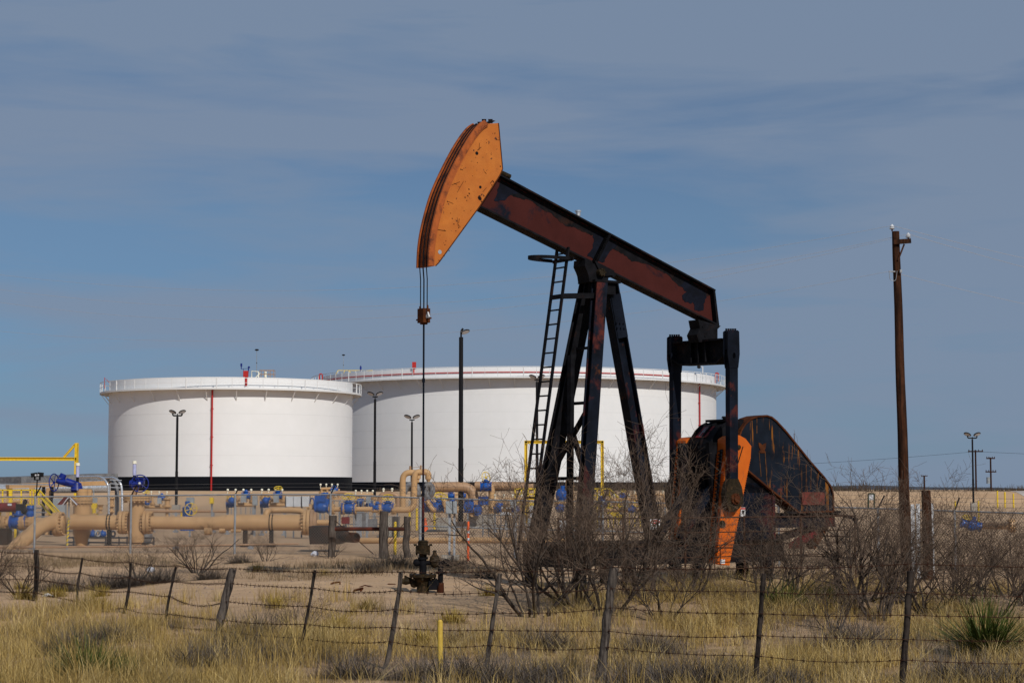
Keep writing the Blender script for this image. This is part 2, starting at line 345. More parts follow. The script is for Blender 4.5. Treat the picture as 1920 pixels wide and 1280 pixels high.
# ------------------------------------------------------------------ storage tanks
def arc_strip(mb, c, r0, r1, z0, z1, a0=0, a1=2*math.pi, n=160, thick=None):
    """ring of rectangular section"""
    full = abs(a1-a0-2*math.pi) < 1e-6; m_ = n if full else n+1; vs = []
    for i in range(m_):
        a = a0+(a1-a0)*i/n; d = Vector((math.sin(a), -math.cos(a), 0))
        for r, z in ((r0, z0), (r1, z0), (r1, z1), (r0, z1)): vs.append(Vector((c[0], c[1], 0))+d*r+Vector((0, 0, z)))
    fs = []
    for i in range(n):
        j = (i+1) % m_
        for k in range(4): fs.append((i*4+k, j*4+k, j*4+(k+1) % 4, i*4+(k+1) % 4))
    return mb.add(vs, fs, False)
def tank(name, label, c, Rr, z_band, z_walk, z_top, ovh, nbr, post_h, redring):
    t_ = thing(name, label, 'storage tank', (c[0], c[1], 0), 'white storage tanks')
    def D(a, r, z): return Vector((c[0]+math.sin(a)*r, c[1]-math.cos(a)*r, z))
    mb = MB(); n = 200
    vs = [D(2*math.pi*i/n, Rr, z) for z in (z_band, z_top) for i in range(n)]
    mb.add(vs, [(i, (i+1) % n, n+(i+1) % n, n+i) for i in range(n)], True); mb.build('shell', M['white'], t_)
    mb = MB()                                                     # weld seams of the plate courses
    k = 1
    while z_band+k*2.45 < z_walk-.6: arc_strip(mb, c, Rr-.01, Rr+.010, z_band+k*2.45, z_band+k*2.45+.05); k += 1
    mb.build('weld_seam', M['trim'], t_)
    mb = MB(); vs = [D(2*math.pi*i/n, Rr+.02, z) for z in (-.1, z_band) for i in range(n)]
    mb.add(vs, [(i, (i+1) % n, n+(i+1) % n, n+i) for i in range(n)], True)
    arc_strip(mb, c, Rr-.01, Rr+.02, z_band-.02, z_band); mb.build('base_band', M['band'], t_)
    mb = MB(); vs = [D(2*math.pi*i/n, Rr-.02, z_top-.05) for i in range(n)]+[Vector((c[0], c[1], z_top+.3))]
    mb.add(vs, [(i, (i+1) % n, n) for i in range(n)], True); mb.build('roof', M['white'], t_)
    mb = MB(); arc_strip(mb, c, Rr+.005, Rr+ovh, z_walk, z_walk+.05); arc_strip(mb, c, Rr+ovh, Rr+ovh+.03, z_walk-.10, z_walk+.12)
    mb.build('walkway', M['trim'], t_)
    mb = MB(); nb = nbr*2
    for z, h in ((z_walk+post_h, .07), (z_walk+post_h*.55, .04)): arc_strip(mb, c, Rr+ovh-.03, Rr+ovh+.02, z-h/2, z+h/2)
    for i in range(nb):
        a = 2*math.pi*(i+.3)/nb; q = D(a, Rr+ovh-.005, z_walk)
        mb.tube(q, q+Vector((0, 0, post_h)), .035 if i % 6 else .07, None, 6)
    mb.build('railing', M['trim'], t_)
    proto = None
    for i in range(nbr):
        a = 2*math.pi*(i+.8)/nbr
        if proto is None:
            mb = MB(); o_ = Vector((c[0], c[1], 0)); C0 = Vector((c[0], c[1], 0))
            mb.bar(C0+Vector((0, -Rr, z_walk-1.35)), C0+Vector((0, -Rr-ovh+.08, z_walk-.03)), .10, .06, (1, 0, 0))
            mb.bar(C0+Vector((0, -Rr, z_walk-.06)), C0+Vector((0, -Rr-ovh+.05, z_walk-.06)), .09, .09, (1, 0, 0))
            proto = mb.build('bracket', M['trim'], t_); ob = proto
        else:
            ob = proto.copy(); COL.objects.link(ob); ob.parent = t_
        ob.rotation_euler.z = a
    if redring is not None:
        mb = MB(); arc_strip(mb, c, Rr+.01, Rr+.13, redring, redring+.13, R(-80), R(48), 120)
        mb.build('foam_pipe', M['red'], t_)
    return t_, D
TA = (at(433, 900, 240).x, 240.0); RA = 226/F*240*.999
T1, D1 = tank('storage_tank', 'smaller white storage tank with a single red pipe down its front', TA, RA,
    at(433, 893, 225).z, at(433, 728, 224).z, at(433, 706.5, 225).z, 1.1, 28, 1.25, None)
def ang_of(px, c, r):                                            # front angle whose wall shows at this bearing
    best = min((abs((math.sin(a)*r+c[0])/(c[1]-math.cos(a)*r)*F+960-px), a) for a in [R(k*.25) for k in range(-340, 341)]); return best[1]
def red_down(t_, D, a, r, z0, z1, white=True):
    mb = MB(); mb.tube(D(a, r+.22, z0), D(a, r+.22, z1), .11, None, 8)
    k = 0
    for z in np.arange(z0+1.5, z1, 3.3): mb.bar(D(a, r, z), D(a, r+.3, z), .08, .3, (0, 0, 1))
    mb.build('red_pipe', M['red'], t_)
a1 = ang_of(398, TA, RA); red_down(T1, D1, a1, RA, -.1, at(433, 730, 224).z)
zt1 = at(433, 706.5, 225).z
a = ang_of(461, TA, RA); mb = MB(); mb.tube(D1(a, RA+.05, zt1-1.0), D1(a, RA+.05, zt1), .14, None, 8)
q = D1(a, RA-.2, zt1); mb.box(q+Vector((0, 0, .38)), (.55, .5, .75)); mb.build('foam_chamber', M['red'], T1)
mb = MB(); q = D1(ang_of(456, TA, RA), RA-.6, zt1); mb.tube(q, q+Vector((0, 0, 1.0)), .03, None, 5)
mb.tube(q+Vector((-.25, 0, 1.3)), q+Vector((-.25, 0, 1.65)), .11, None, 8); mb.bar(q+Vector((-.25, 0, 1.0)), q+Vector((.55, 0, 1.05)), .05, .05)
mb.tube(q+Vector((-.25, 0, 1.0)), q+Vector((-.25, 0, 1.35)), .06, None, 6); mb.sphere(q+Vector((.65, 0, 1.2)), .14); mb.bar(q+Vector((.5, 0, 0)), q+Vector((.62, 0, 1.1)), .12, .12)
mb.build('roof_gauge', M['deepblue'], T1)
def roof_lamp(t_, q, h):
    mb = MB(); mb.tube(q, q+Vector((0, 0, h)), .045, .03, 6); mb.build('mast', M['steel'], t_)
    mb = MB(); mb.sphere(q+Vector((0, 0, h+.05)), .22, 8, (1.2, 1, .55)); mb.sphere(q+Vector((0, 0, h*.55)), .07, 6); mb.build('lamp_head', M['pole'], t_)
q = D1(ang_of(489, TA, RA), RA-2.2, zt1); roof_lamp(T1, Vector((q.x, q.y, zt1)), 3.35)
def cage(t_, x0, x1, Y, z0, z1, m_, name='roof_rail'):
    mb = MB()
    for z in (z1, (z0+z1)/2):
        mb.bar((x0, Y, z), (x1, Y, z), .05, .05); mb.bar((x0, Y+1.4, z), (x1, Y+1.4, z), .05, .05)
        mb.bar((x0, Y, z), (x0, Y+1.4, z), .05, .05); mb.bar((x1, Y, z), (x1, Y+1.4, z), .05, .05)
    for i in range(4):
        x = x0+(x1-x0)*i/3
        for y in (Y, Y+1.4): mb.bar((x, y, z0), (x, y, z1), .05, .05)
    mb.build(name, m_, t_)
Yr = TA[1]-RA+2.3
cage(T1, at(485, 900, Yr).x, at(511, 900, Yr).x, Yr, zt1, zt1+.95, M['tan2'])
mb = MB(); x = at(494.5, 900, Yr).x; mb.tube((x, Yr+.6, zt1-.1), (x, Yr+.6, zt1+.8), .16, None, 8); x = at(470, 900, Yr).x
mb.path([(x, Yr, zt1), (x, Yr, zt1+.85), (x+.8, Yr, zt1+.75), (x+.8, Yr, zt1)], .07, 6); mb.bar((x+.4, Yr, zt1), (x+1.0, Yr, zt1+.6), .08, .08)
mb.build('roof_vent', M['cream'], T1)
a = R(-88); mb = MB(); q = D1(a, RA+.8, zt1-.6); mb.path([q, q+Vector((0, 0, 1.35)), q+Vector((.75, .3, .55))], .06, 6); mb.build('davit', M['red'], T1)
TB = (at(973, 900, 300).x, 300.0); RB = 370/F*300*.995
zt2 = at(973, 687.5, 269).z
T2, D2 = tank('storage_tank', 'largest white storage tank ringed near its rim by a red foam pipe', TB, RB,
    at(973, 903, 269).z, at(973, 706.5, 267.3).z, zt2, 1.6, 56, 1.5, at(973, 698, 269).z)
red_down(T2, D2, ang_of(1310, TB, RB), RB, -.1, at(973, 706.5, 267.3).z)
a = ang_of(775, TB, RB); mb = MB(); q = D2(a, RB+.05, zt2-.8); mb.tube(q, q+Vector((0, 0, 1.0)), .15, None, 8); mb.box(q+Vector((.1, 0, 1.3)), (.55, .5, .9)); mb.build('foam_chamber', M['red'], T2)
for px in (597, 1343):
    a = ang_of(px, TB, RB+1); q = D2(a, RB+.9, zt2-1.2); mb = MB(); mb.path([q, q+Vector((0, 0, 1.5)), q+Vector((.45, 0, 1.5)), q+Vector((.45, 0, .3))], .12, 6, .2); mb.build('foam_bend', M['red'], T2)
q = at(644, 680, 292); roof_lamp(T2, Vector((q.x, q.y, zt2-.1)), 3.3)
Yr = 296.0; x0, x1 = at(625, 900, Yr).x, at(698, 900, Yr).x; mb = MB(); za = zt2; zb = zt2+1.15
mb.bar((x0, Yr, za), (x0+.6, Yr, zb), .09, .09); mb.bar((x0+.6, Yr, zb), (x1, Yr, zb), .09, .09); mb.bar((x0+1.1, Yr, za), (x0+1.7, Yr, zb), .09, .09); mb.bar((x0+2.2, Yr, zb), (x0+3.0, Yr, za+.4), .12, .09)
mb.build('roof_rail', M['yellow'], T2)
mb = MB()
for x in np.linspace(x0+.6, x1, 7): mb.bar((x, Yr, za-.1), (x, Yr, zb), .08, .08)
mb.build('roof_rail_post', M['trim'], T2)
mb = MB(); x = at(675, 900, Yr).x; mb.tube((x, Yr, zt2), (x, Yr, zt2+1.9), .07, None, 6); mb.tube((x, Yr, zt2+1.3), (x, Yr, zt2+1.75), .14, None, 8); mb.build('roof_gauge', M['deepblue'], T2)
a = ang_of(1318, TB, RB+1.4); q = D2(a, RB+1.4, zt2-1.3); mb = MB(); mb.tube(q, q+Vector((0, 0, 2.2)), .08, None, 6); mb.bar(q+Vector((0, 0, 2.2)), q+Vector((-.4, 0, 2.2)), .07, .07); mb.build('mast', M['trim'], T2)
mb = MB(); mb.sphere(q+Vector((-.55, 0, 2.15)), .26, 8, (1.2, 1, 1)); mb.build('lamp_head', M['pole'], T2)
# ------------------------------------------------------------------ light poles
LP = []
def light_pole(px, ytop, ybase, D, wpx, style, label):
    g = ground_at(px, D); b = Vector((g.x, D, at(px, ybase, D).z)); zt = at(px, ytop, D).z; r = wpx/F*D/2
    t_ = thing('light_pole', label, 'light pole', b, 'black light poles')
    zm = b.z+(zt-b.z)*.42
    mb = MB(); mb.tube(b+Vector((0, 0, .25)), (b.x, D, zm), r, r*.98, 10); mb.tube((b.x, D, zm), (b.x, D, zt), r*.86, r*.8, 10); mb.build('pole', M['pole'], t_)
    mb = MB(); mb.box(b+Vector((0, 0, .1)), (r*5, r*5, .6)); mb.build('footing', M['concrete'], t_)
    mb = MB(); mb.tube((b.x, D, zt), (b.x, D, zt+r*2.2), r*.35, None, 6)
    Y = D/F
    if style == 'single': heads = [(8, -1)]; mb.bar((b.x, D, zt+.3), (b.x+.1, D, zt+.45), .1, .1)
    else:
        sp = 9 if style == 'u' else 8
        heads = [(-sp, 1), (sp, -1)]
        if style == 'u': mb.path([(b.x-sp*Y, D, zt+6*Y), (b.x-sp*.9*Y, D, zt+2*Y), (b.x+sp*.9*Y, D, zt+2*Y), (b.x+sp*Y, D, zt+6*Y)], .05, 6, 2*Y)
        else: mb.bar((b.x-sp*.6*Y, D, zt+4*Y), (b.x+sp*.6*Y, D, zt+4*Y), .08, .08); mb.bar((b.x, D, zt), (b.x, D, zt+4*Y), .06, .06)
    mb.build('bracket', M['pole'], t_)
    for dx, s_ in heads:
        up = 9 if style == 'u' else 10
        c = Vector((b.x+dx*Y, D, zt+(up if style != 'single' else 10)*Y)); A = Vector((s_*.35, -.55, .55)).normalized() if style != 'single' else Vector((.35, -.6, -.5)).normalized()
        e = R(20)*(-s_); mr = Matrix.Rotation(-e, 3, 'Y') @ Matrix.Rotation(R(-42), 3, 'X')
        sz = 9*Y if style == 'single' else 7.5*Y
        mb = MB(); vs = []; nn = 12
        for k, (rr, h) in enumerate(((.35, .30), (.85, .22), (1, .0), (.92, -.12))):
            vs += [c+mr @ Vector((math.cos(2*math.pi*j/nn)*rr*sz, math.sin(2*math.pi*j/nn)*rr*sz*.55, h*sz)) for j in range(nn)]
        mb.add(vs, [(k*nn+j, (k+1)*nn+j, (k+1)*nn+(j+1) % nn, k*nn+(j+1) % nn) for k in range(3) for j in range(nn)]+[tuple(range(nn)), tuple(range(3*nn, 4*nn))[::-1]], True)
        hd = mb.build('lamp_head', M['pole'], t_)
        mb = MB(); cc = c+mr @ Vector((0, 0, -.13*sz)); mb.add([cc+mr @ Vector((math.cos(2*math.pi*j/nn)*.8*sz, math.sin(2*math.pi*j/nn)*.45*sz, -.01)) for j in range(nn)], [tuple(range(nn))])
        mb.build('lens', M['glass'], hd)
    return t_
light_pole(864, 632, 992, 98, 10, 'single', 'tallest black light pole with one lamp head, beside the pumping rod')
light_pole(331, 781, 958, 120, 5.5, 'u', 'black light pole with two lamp heads in front of the smaller tank')
light_pole(702.5, 748, 950, 125, 5.5, 't', 'black twin lamp pole just beside the gap between the two tanks')
light_pole(772, 791, 948, 135, 4.6, 't', 'short black twin lamp pole standing behind the tan pipe loops')
light_pole(1007, 716, 950, 120, 6, 't', 'black twin lamp pole seen through the ladder of the pumpjack')
light_pole(1824.5, 823, 952, 150, 4, 'u', 'black twin lamp pole standing far off in front of the open berm')
# ------------------------------------------------------------------ pumpjack (machine frame: u along the beam, w to the sunny side, z up)
TH = R(34); PO = Vector((1.83, 40.0, 0)); PD = Vector((math.cos(TH), math.sin(TH), 0)); PS = Vector((math.sin(TH), -math.cos(TH), 0))
def W(u, w_, z): return PO+PD*u+PS*w_+Vector((0, 0, z))
def pj(px, py, w_):
    d = at(px, py, 40)-Vector((0, 0, CZ)); o = Vector((0, 0, CZ)); k = (w_-(o-PO).dot(PS))/d.dot(PS); q = o+d*k-PO
    return (q.dot(PD), q.z)
def pu(px, py, u):
    d = at(px, py, 40)-Vector((0, 0, CZ)); o = Vector((0, 0, CZ)); k = (u-(o-PO).dot(PD))/d.dot(PD); q = o+d*k-PO
    return (q.dot(PS), q.z)
def uz(mb, pts, w0, w1, holes=()): return mb.prism(pts, lambda u, z: W(u, w0, z), lambda u, z: W(u, w1, z), holes)
def circ(c, r, n=14): return [(c[0]+r*math.cos(2*math.pi*i/n), c[1]+r*math.sin(2*math.pi*i/n)) for i in range(n)]
PJ = thing('pumpjack', 'rusty dark pumpjack with orange horse head rocking above the brush', 'pumpjack', W(0, 0, 0))
wn = .17
core = [pj(*p, wn) for p in [(934.7, 231), (911, 232.5), (897.5, 243), (877, 272), (853, 317), (832, 365), (816.7, 420), (809.9, 461), (808, 499), (816.7, 498.5), (823, 492), (899, 387.4), (937, 329), (942.4, 317)]]
fr = core[1:9]; ctr = pj(1130, 505, 0)
def toward(p, d):
    v = Vector((ctr[0]-p[0], ctr[1]-p[1])).normalized(); return (p[0]+v.x*d, p[1]+v.y*d)
fr_s = []
for i in range(len(fr)-1):
    p0, p1, p2, p3 = fr[max(i-1, 0)], fr[i], fr[i+1], fr[min(i+2, len(fr)-1)]
    for k in range(5):
        f_ = k/5; fr_s.append(tuple(.5*(2*p1[c]+(p2[c]-p0[c])*f_+(2*p0[c]-5*p1[c]+4*p2[c]-p3[c])*f_*f_+(3*p1[c]-p0[c]-3*p2[c]+p3[c])*f_**3) for c in (0, 1)))
fr_s.append(fr[-1])
core = [core[0]]+fr_s+core[9:]
mb = MB(); uz(mb, core, -wn, wn); HEAD = mb.build('horse_head', M['orange'], PJ)
mb = MB(); uz(mb, [toward(p, -.055) for p in fr_s]+[toward(p, .05) for p in fr_s][::-1], -.215, .215); mb.build('arc_track', M['orangerust'], HEAD)
for sgn in (1, -1):
    mb = MB(); uz(mb, [toward(p, -.095) for p in fr_s]+[toward(p, .02) for p in fr_s][::-1], sgn*.19, sgn*.235); mb.build('track_lip', M['orangerust'], HEAD)
mb = MB()                                                         # holes, bolts, top latch
for px, py, r in ((894, 287.5, .036), (900.5, 351, .030), (899, 372, .034)): uz(mb, circ(pj(px, py, wn), r), wn-.01, wn+.004)
for px, py in ((905, 230), (917, 230), (897, 235)):
    q = pj(px, py, 0); mb.box(W(q[0], .05, q[1]+.02), (.09, .09, .07))
uz(mb, [pj(*p, 0) for p in ((895, 233), (917, 228), (921, 229.5), (897, 240))], -.16, .16)
mb.build('bolt', M['black'], HEAD)
SCR = [(847, 347, 862, 341), (857, 361, 869, 340), (851, 344, 857, 346), (858, 420, 863, 426), (857, 408, 859, 425), (860, 418, 861, 410), (817, 430, 836, 433), (820, 425, 817, 432), (895, 282, 902, 276), (899, 268, 898, 282), (863, 317, 868, 319), (908, 322, 912, 326), (930, 262, 936, 263), (840, 378, 850, 382), (905, 360, 912, 352), (919, 344, 924, 338)]
mb = MB(); wf = wn+.003; rr = random.Random(4)
for x0, y0, x1, y1 in SCR:
    a, b = pj(x0, y0, wn), pj(x1, y1, wn); mb.bar(W(a[0], wf, a[1]), W(b[0], wf, b[1]), rr.uniform(.006, .012), .004, (0, 0, 1))
def blot(px, py, r):
    c = pj(px, py, wn); n_ = rr.randint(6, 9); uz(mb, [(c[0]+r*rr.uniform(.5, 1.2)*math.cos(6.283*i/n_), c[1]+r*rr.uniform(.5, 1.2)*math.sin(6.283*i/n_)) for i in range(n_)], wn-.002, wn+.003)
for px, py, r in ((879, 355, .018), (872, 370, .02), (877, 367, .017), (880, 363, .02), (875, 376, .012), (839, 378, .02), (826, 382, .016), (829, 372, .012), (848, 410, .012), (851, 420, .014), (860, 427, .016), (855, 433, .012), (833, 432, .012), (825, 441, .011), (836, 452, .012), (834, 459, .012), (900, 371, .05), (903, 378, .022), (925, 341, .022), (922, 347, .016), (938, 312, .02), (864, 318, .012), (886, 330, .01), (870, 395, .01), (845, 400, .01), (895, 305, .011), (921, 290, .01), (912, 268, .01), (928, 250, .012), (823, 488, .012), (815, 470, .01), (842, 470, .012), (833, 480, .01)): blot(px, py, r)
mb.build('scratch', M['rust'], HEAD)
mb = MB()
for a, b in zip(core[-5:], core[-4:]+core[:1]): mb.bar(W(a[0], wn+.001, a[1]), W(b[0], wn+.001, b[1]), .022, .008, PD)
mb.build('worn_edge', M['rust'], HEAD)
mb = MB(); q = pj(824.5, 472.5, wn); uz(mb, circ(q, .042), wn-.005, wn+.006); mb.build('pin_plate', M['silver'], HEAD)
# walking beam
A_, B_, C_, E_ = pj(925, 319, .15), pj(1342, 543, .15), pj(880, 378, .15), pj(1348, 611, .15)
def lerp2(a, b, k): return (a[0]*(1-k)+b[0]*k, a[1]*(1-k)+b[1]*k)
bt = Vector((B_[0]-A_[0], B_[1]-A_[1])).normalized(); bn = Vector((bt.y, -bt.x))        # bn points down
def off(p, d): return (p[0]+bn.x*d, p[1]+bn.y*d)
mb = MB(); uz(mb, [A_, B_, off(B_, .035), off(A_, .035)], -.155, .155)
uz(mb, [off(C_, -.035), off(E_, -.035), E_, C_], -.155, .155)
k0 = lerp2(A_, B_, .50); k1 = lerp2(C_, E_, .475)
for ka, kb in ((.508, .484), (.508, .484)):
    a0, b0 = off(lerp2(A_, B_, ka), .035), off(lerp2(C_, E_, kb), -.035)
    uz(mb, [(a0[0]-.035, a0[1]), (a0[0]+.035, a0[1]), (b0[0]+.035, b0[1]), (b0[0]-.035, b0[1])], -.15, .15)
uz(mb, [off(B_, .034), off((B_[0]-.05, B_[1]+.02), .034), off((E_[0]-.07, E_[1]+.02), -.034), off(E_, -.034)], -.15, .15)
BEAM = mb.build('walking_beam', M['black'], PJ)
mb = MB(); uz(mb, [off(A_, .034), off(B_, .034), off(E_, -.034), off(C_, -.034)], -.012, .012); mb.build('beam_web', M['web'], BEAM)
def ragged(pts, name, m_, w_=.016, amp=.03, seed=1, par=None):
    rr = random.Random(seed); out = []
    for a, b in zip(pts, pts[1:]+pts[:1]):
        n_ = max(1, int(math.dist(a, b)/.05))
        for k in range(n_): f_ = k/n_; out.append((a[0]*(1-f_)+b[0]*f_+rr.uniform(-amp, amp), a[1]*(1-f_)+b[1]*f_+rr.uniform(-amp, amp)))
    mb = MB(); uz(mb, out, w_-.003, w_); return mb.build(name, m_, par)
wl_ = lambda k, d: off(lerp2(A_, B_, k), d)
Dp = lambda k: math.dist(lerp2(A_, B_, k), lerp2(C_, E_, k))
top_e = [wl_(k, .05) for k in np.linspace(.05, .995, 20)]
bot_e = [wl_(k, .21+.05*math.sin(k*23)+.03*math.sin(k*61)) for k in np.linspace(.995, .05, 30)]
ragged(top_e+bot_e, 'dark_web_patch', M['black'], .016, .015, 3, BEAM)  # black band along the web's top edge, ragged below
ragged([wl_(.452, .10), wl_(.565, .10), wl_(.540, .30), wl_(.527, .62), wl_(.455, .64), wl_(.472, .42), wl_(.462, .25)], 'dark_web_patch', M['navy'], .019, .02, 4, BEAM)  # navy patches of worn paint
ragged([wl_(.875, .12), wl_(.985, .12), wl_(.985, .50), wl_(.955, .60), wl_(.935, .45), wl_(.905, .55), wl_(.885, .45), wl_(.895, .33), wl_(.868, .25)], 'dark_web_patch', M['navy'], .019, .025, 5, BEAM)
ragged([wl_(.05, .12), wl_(.13, .13), wl_(.10, .25), wl_(.085, .42), wl_(.05, .55)], 'dark_web_patch', M['navy'], .019, .02, 6, BEAM)
mb = MB(); q = pj(1084, 402, .05); mb.tube(W(q[0], .05, q[1]-.03), W(q[0], .05, q[1]+.06), .05, None, 8); mb.tube(W(q[0], .05, q[1]+.05), W(q[0], .05, q[1]+.085), .065, None, 6); mb.build('grease_cap', M['silver'], BEAM)
mb = MB(); q = pj(946, 327, 0); mb.tube(W(q[0]-.1, .0, q[1]+.03), W(q[0]+.13, .0, q[1]-.04), .055, None, 8); mb.build('head_pin', M['grease'], BEAM)
# centre bearing on the post
mb = MB(); uz(mb, [pj(*p, .1) for p in ((1092, 487), (1150, 516), (1147, 520), (1136, 520), (1134, 529), (1100, 529), (1098, 516), (1096, 510), (1091, 499))], -.2, .2)
uz(mb, [pj(*p, .2) for p in ((1113, 489), (1150, 508), (1148, 516), (1134, 518), (1121, 506))], -.24, .24)
sb = mb.build('centre_bearing', M['black'], PJ)
mb = MB(); q = pj(1129, 510.5, .3); mb.lathe(W(q[0], -.32, q[1]), PS, [(0, .05), (.01, .085), (.62, .085), (.63, .05)], 16); mb.torus(W(q[0], .31, q[1]), PS, .06, .016, 16, 6)
for i in range(6): a = i*math.pi/3; mb.tube(W(q[0]+.075*math.cos(a), .30, q[1]+.075*math.sin(a)), W(q[0]+.075*math.cos(a), .335, q[1]+.075*math.sin(a)), .013, None, 5)
mb.build('bearing_cap', M['grease'], sb)
ztp = at(1117, 528, 40).z
mb = MB(); mb.box(W(0, 0, ztp-.02), (.66, .62, .05), Matrix.Rotation(TH, 3, 'Z')); mb.box(W(0, 0, ztp-.16), (.50, .46, .24), Matrix.Rotation(TH, 3, 'Z')); mb.build('top_plate', M['black'], PJ)
# samson post
def leg(a, b, wd, dp, side, m_):
    mb = MB(); mb.hbar(W(*a), W(*b), wd, dp, side, .028)
    ob = mb.build('leg', m_, PJ); return ob
lg1 = leg((-.14, .20, ztp-.04), (-1.06, .82, .87), .27, .20, PD, M['dark'])
lg2 = leg((-.14, -.20, ztp-.04), (-1.06, -.82, .87), .31, .22, PD, M['black'])
lg3 = leg((.26, .0, ztp-.04), (1.42, .0, .87), .26, .29, PS, M['dark'])
mb = MB()
for k, (z, bw) in enumerate(((3.75, .10), (2.2, .12))):
    f_ = (ztp-z)/(ztp-.9); u = -.14-.92*f_; w_ = .2+.62*f_
    mb.bar(W(u, -w_, z), W(u, w_, z), bw, bw*.6, PD); mb.build('cross_brace', M['black'], PJ); mb = MB()
f1 = (ztp-3.75)/(ztp-.9); f2 = (ztp-2.2)/(ztp-.9)
mb.bar(W(-.14-.92*f1, -.2-.62*f1, 3.75), W(-.14-.92*f2, .2+.62*f2, 2.2), .12, .05, PD); mb.build('cross_brace', M['black'], PJ); mb = MB(); mb.bar(W(-.14-.92*f1, .2+.62*f1, 3.75), W(-.14-.92*f2, -.2-.62*f2, 2.2), .12, .05, PD)
mb.build('cross_brace', M['black'], PJ); mb = MB(); f0 = (ztp-4.9)/(ztp-.9); mb.bar(W(-.14-.92*f0, -.2-.62*f0, 4.9), W(-.14-.92*f0, .2+.62*f0, 4.9), .10, .05, PD)
mb.build('cross_brace', M['black'], PJ)
mb = MB(); mb.bar(W(-.62, -.16, 4.75), W(-.80, .02, .9), .13, .09, PS); mb.build('brake_rod_housing', M['black'], PJ)
mb = MB()
for z in (5.35, 5.45):
    for dw in (-.09, 0, .09): mb.tube(W(.42+dw+(5.4-z)*.2, .17, z), W(.42+dw+(5.4-z)*.2, .19, z), .018, None, 6)
mb.bar(W(.26+(ztp-6.05)*.214, .140, 6.05), W(.26+(ztp-5.15)*.214, .140, 5.15), .26, .016, PD); mb.build('gusset_plate', M['dark'], lg3)
# skid
zs0, zs1 = .42, .90
for w_ in (.40, -.40):
    mb = MB(); mb.hbar(W(-1.02, w_, (zs0+zs1)/2), W(4.66, w_, (zs0+zs1)/2), .22, zs1-zs0, PS, .035)
    for u in (-.9, .9, 2.4, 4.1, 4.6): mb.bar(W(u, w_, zs0+.03), W(u, w_, zs1-.03), .22, .03, PS)
    mb.build('skid_rail', M['black'], PJ)
mb = MB()
mb.bar(W(-1.15, -.98, .635), W(-1.15, .98, .635), .47, .26, (0, 0, 1))
mb.build('cross_member', M['black'], PJ)
for u in (.4, 1.45, 2.6, 3.6): mb = MB(); mb.bar(W(u, -.38, .66), W(u, .38, .66), .36, .16, (0, 0, 1)); mb.build('cross_member', M['black'], PJ)
for u, w_ in ((-1.15, .85), (-1.15, -.85), (.45, .4), (.45, -.4), (2.3, .4), (2.3, -.4), (4.2, .4), (4.2, -.4)):
    if 1:
        mb = MB(); g = W(u, w_, 0); mb.bar((g.x, g.y, G(g.x, g.y)-.1), (g.x, g.y, zs0), .20, .20, PD); mb.build('pier', M['black'], PJ)
# ladder
zl1 = 6.95; Lu0, Lz0, Lu1, Lz1 = -1.92, .75, -.94, 6.95
LAD = None
mb = MB()
for w_ in (-.2, .2): mb.bar(W(Lu0, w_, Lz0), W(Lu1, w_, Lz1), .07, .035, PS)
nr = 21
LAD = mb.build('ladder', M['black'], PJ)
for i in range(nr):
    k = (i+.6)/nr; mb = MB(); mb.tube(W(Lu0+(Lu1-Lu0)*k, -.19, Lz0+(Lz1-Lz0)*k), W(Lu0+(Lu1-Lu0)*k, .19, Lz0+(Lz1-Lz0)*k), .017, None, 6); mb.build('rung', M['black'], LAD)
mb = MB(); zr = at(1030, 488, 39.4).z; pts = []
ur = Lu1-.03
for i in range(19):
    a = math.pi*(1.0-i/18); pts.append((ur-.02-.78*math.sin(a)**.8, .31*math.cos(a), zr+.02))
for (a, b) in zip(pts, pts[1:]): mb.bar(W(*a), W(*b), .07, .02, (0, 0, 1))
mb.bar(W(ur, .31, zr), W(ur+.03, .33, zr), .07, .07, (0, 0, 1)); mb.bar(W(ur, -.31, zr), W(ur, .42, zr), .07, .025, (0, 0, 1))
mb.build('safety_hoop', M['black'], LAD)
mb = MB(); k = .835
mb.bar(W(Lu0+(Lu1-Lu0)*k, -.2, Lz0+(Lz1-Lz0)*k), W(Lu0+(Lu1-Lu0)*k, .22, Lz0+(Lz1-Lz0)*k), .09, .06, (0, 0, 1))
mb.bar(W(Lu0+(Lu1-Lu0)*k, .2, Lz0+(Lz1-Lz0)*k), W(-.25, .2, Lz0+(Lz1-Lz0)*k+.06), .11, .06, (0, 0, 1)); mb.build('ladder_bracket', M['black'], LAD)
# tail bearing, equaliser, pitmans
mb = MB(); uz(mb, [pj(*p, 0) for p in ((1300, 600), (1342, 612), (1336, 618), (1336, 640), (1301, 642), (1297, 628), (1303, 616))], -.17, .17)
for px, py in ((1318, 612), (1322, 630)):
    q = pj(px, py, .17); mb.tube(W(q[0], -.185, q[1]), W(q[0], .185, q[1]), .022, None, 8)
mb.build('tail_bearing', M['black'], PJ)
ue = 2.78
eq = [pu(*p, ue) for p in ((1271, 643), (1318, 639), (1362, 636), (1364, 668), (1352, 681), (1284, 684), (1270, 675))]
mb = MB(); mb.prism(eq, lambda w_, z: W(ue-.03, w_, z), lambda w_, z: W(ue+.03, w_, z))
def off_eq(z): return z
for i0, i1 in ((0, 2), (5, 4)):
    a, b = eq[i0], eq[i1]; mb.bar(W(ue, a[0], a[1]), W(ue, b[0], b[1]), .30, .04, PD)
for i0, i1 in ((6, 5), (4, 3)):
    a, b = eq[i0], eq[i1]; mb.bar(W(ue, a[0], a[1]), W(ue, b[0], b[1]), .30, .03, PD)
for k in (.35, .5, .65): w_ = eq[0][0]*(1-k)+eq[2][0]*k; mb.bar(W(ue, w_, eq[5][1]+.02), W(ue, w_, eq[0][1]-.02), .24, .025, PD)
mb.build('equalizer', M['black'], PJ)
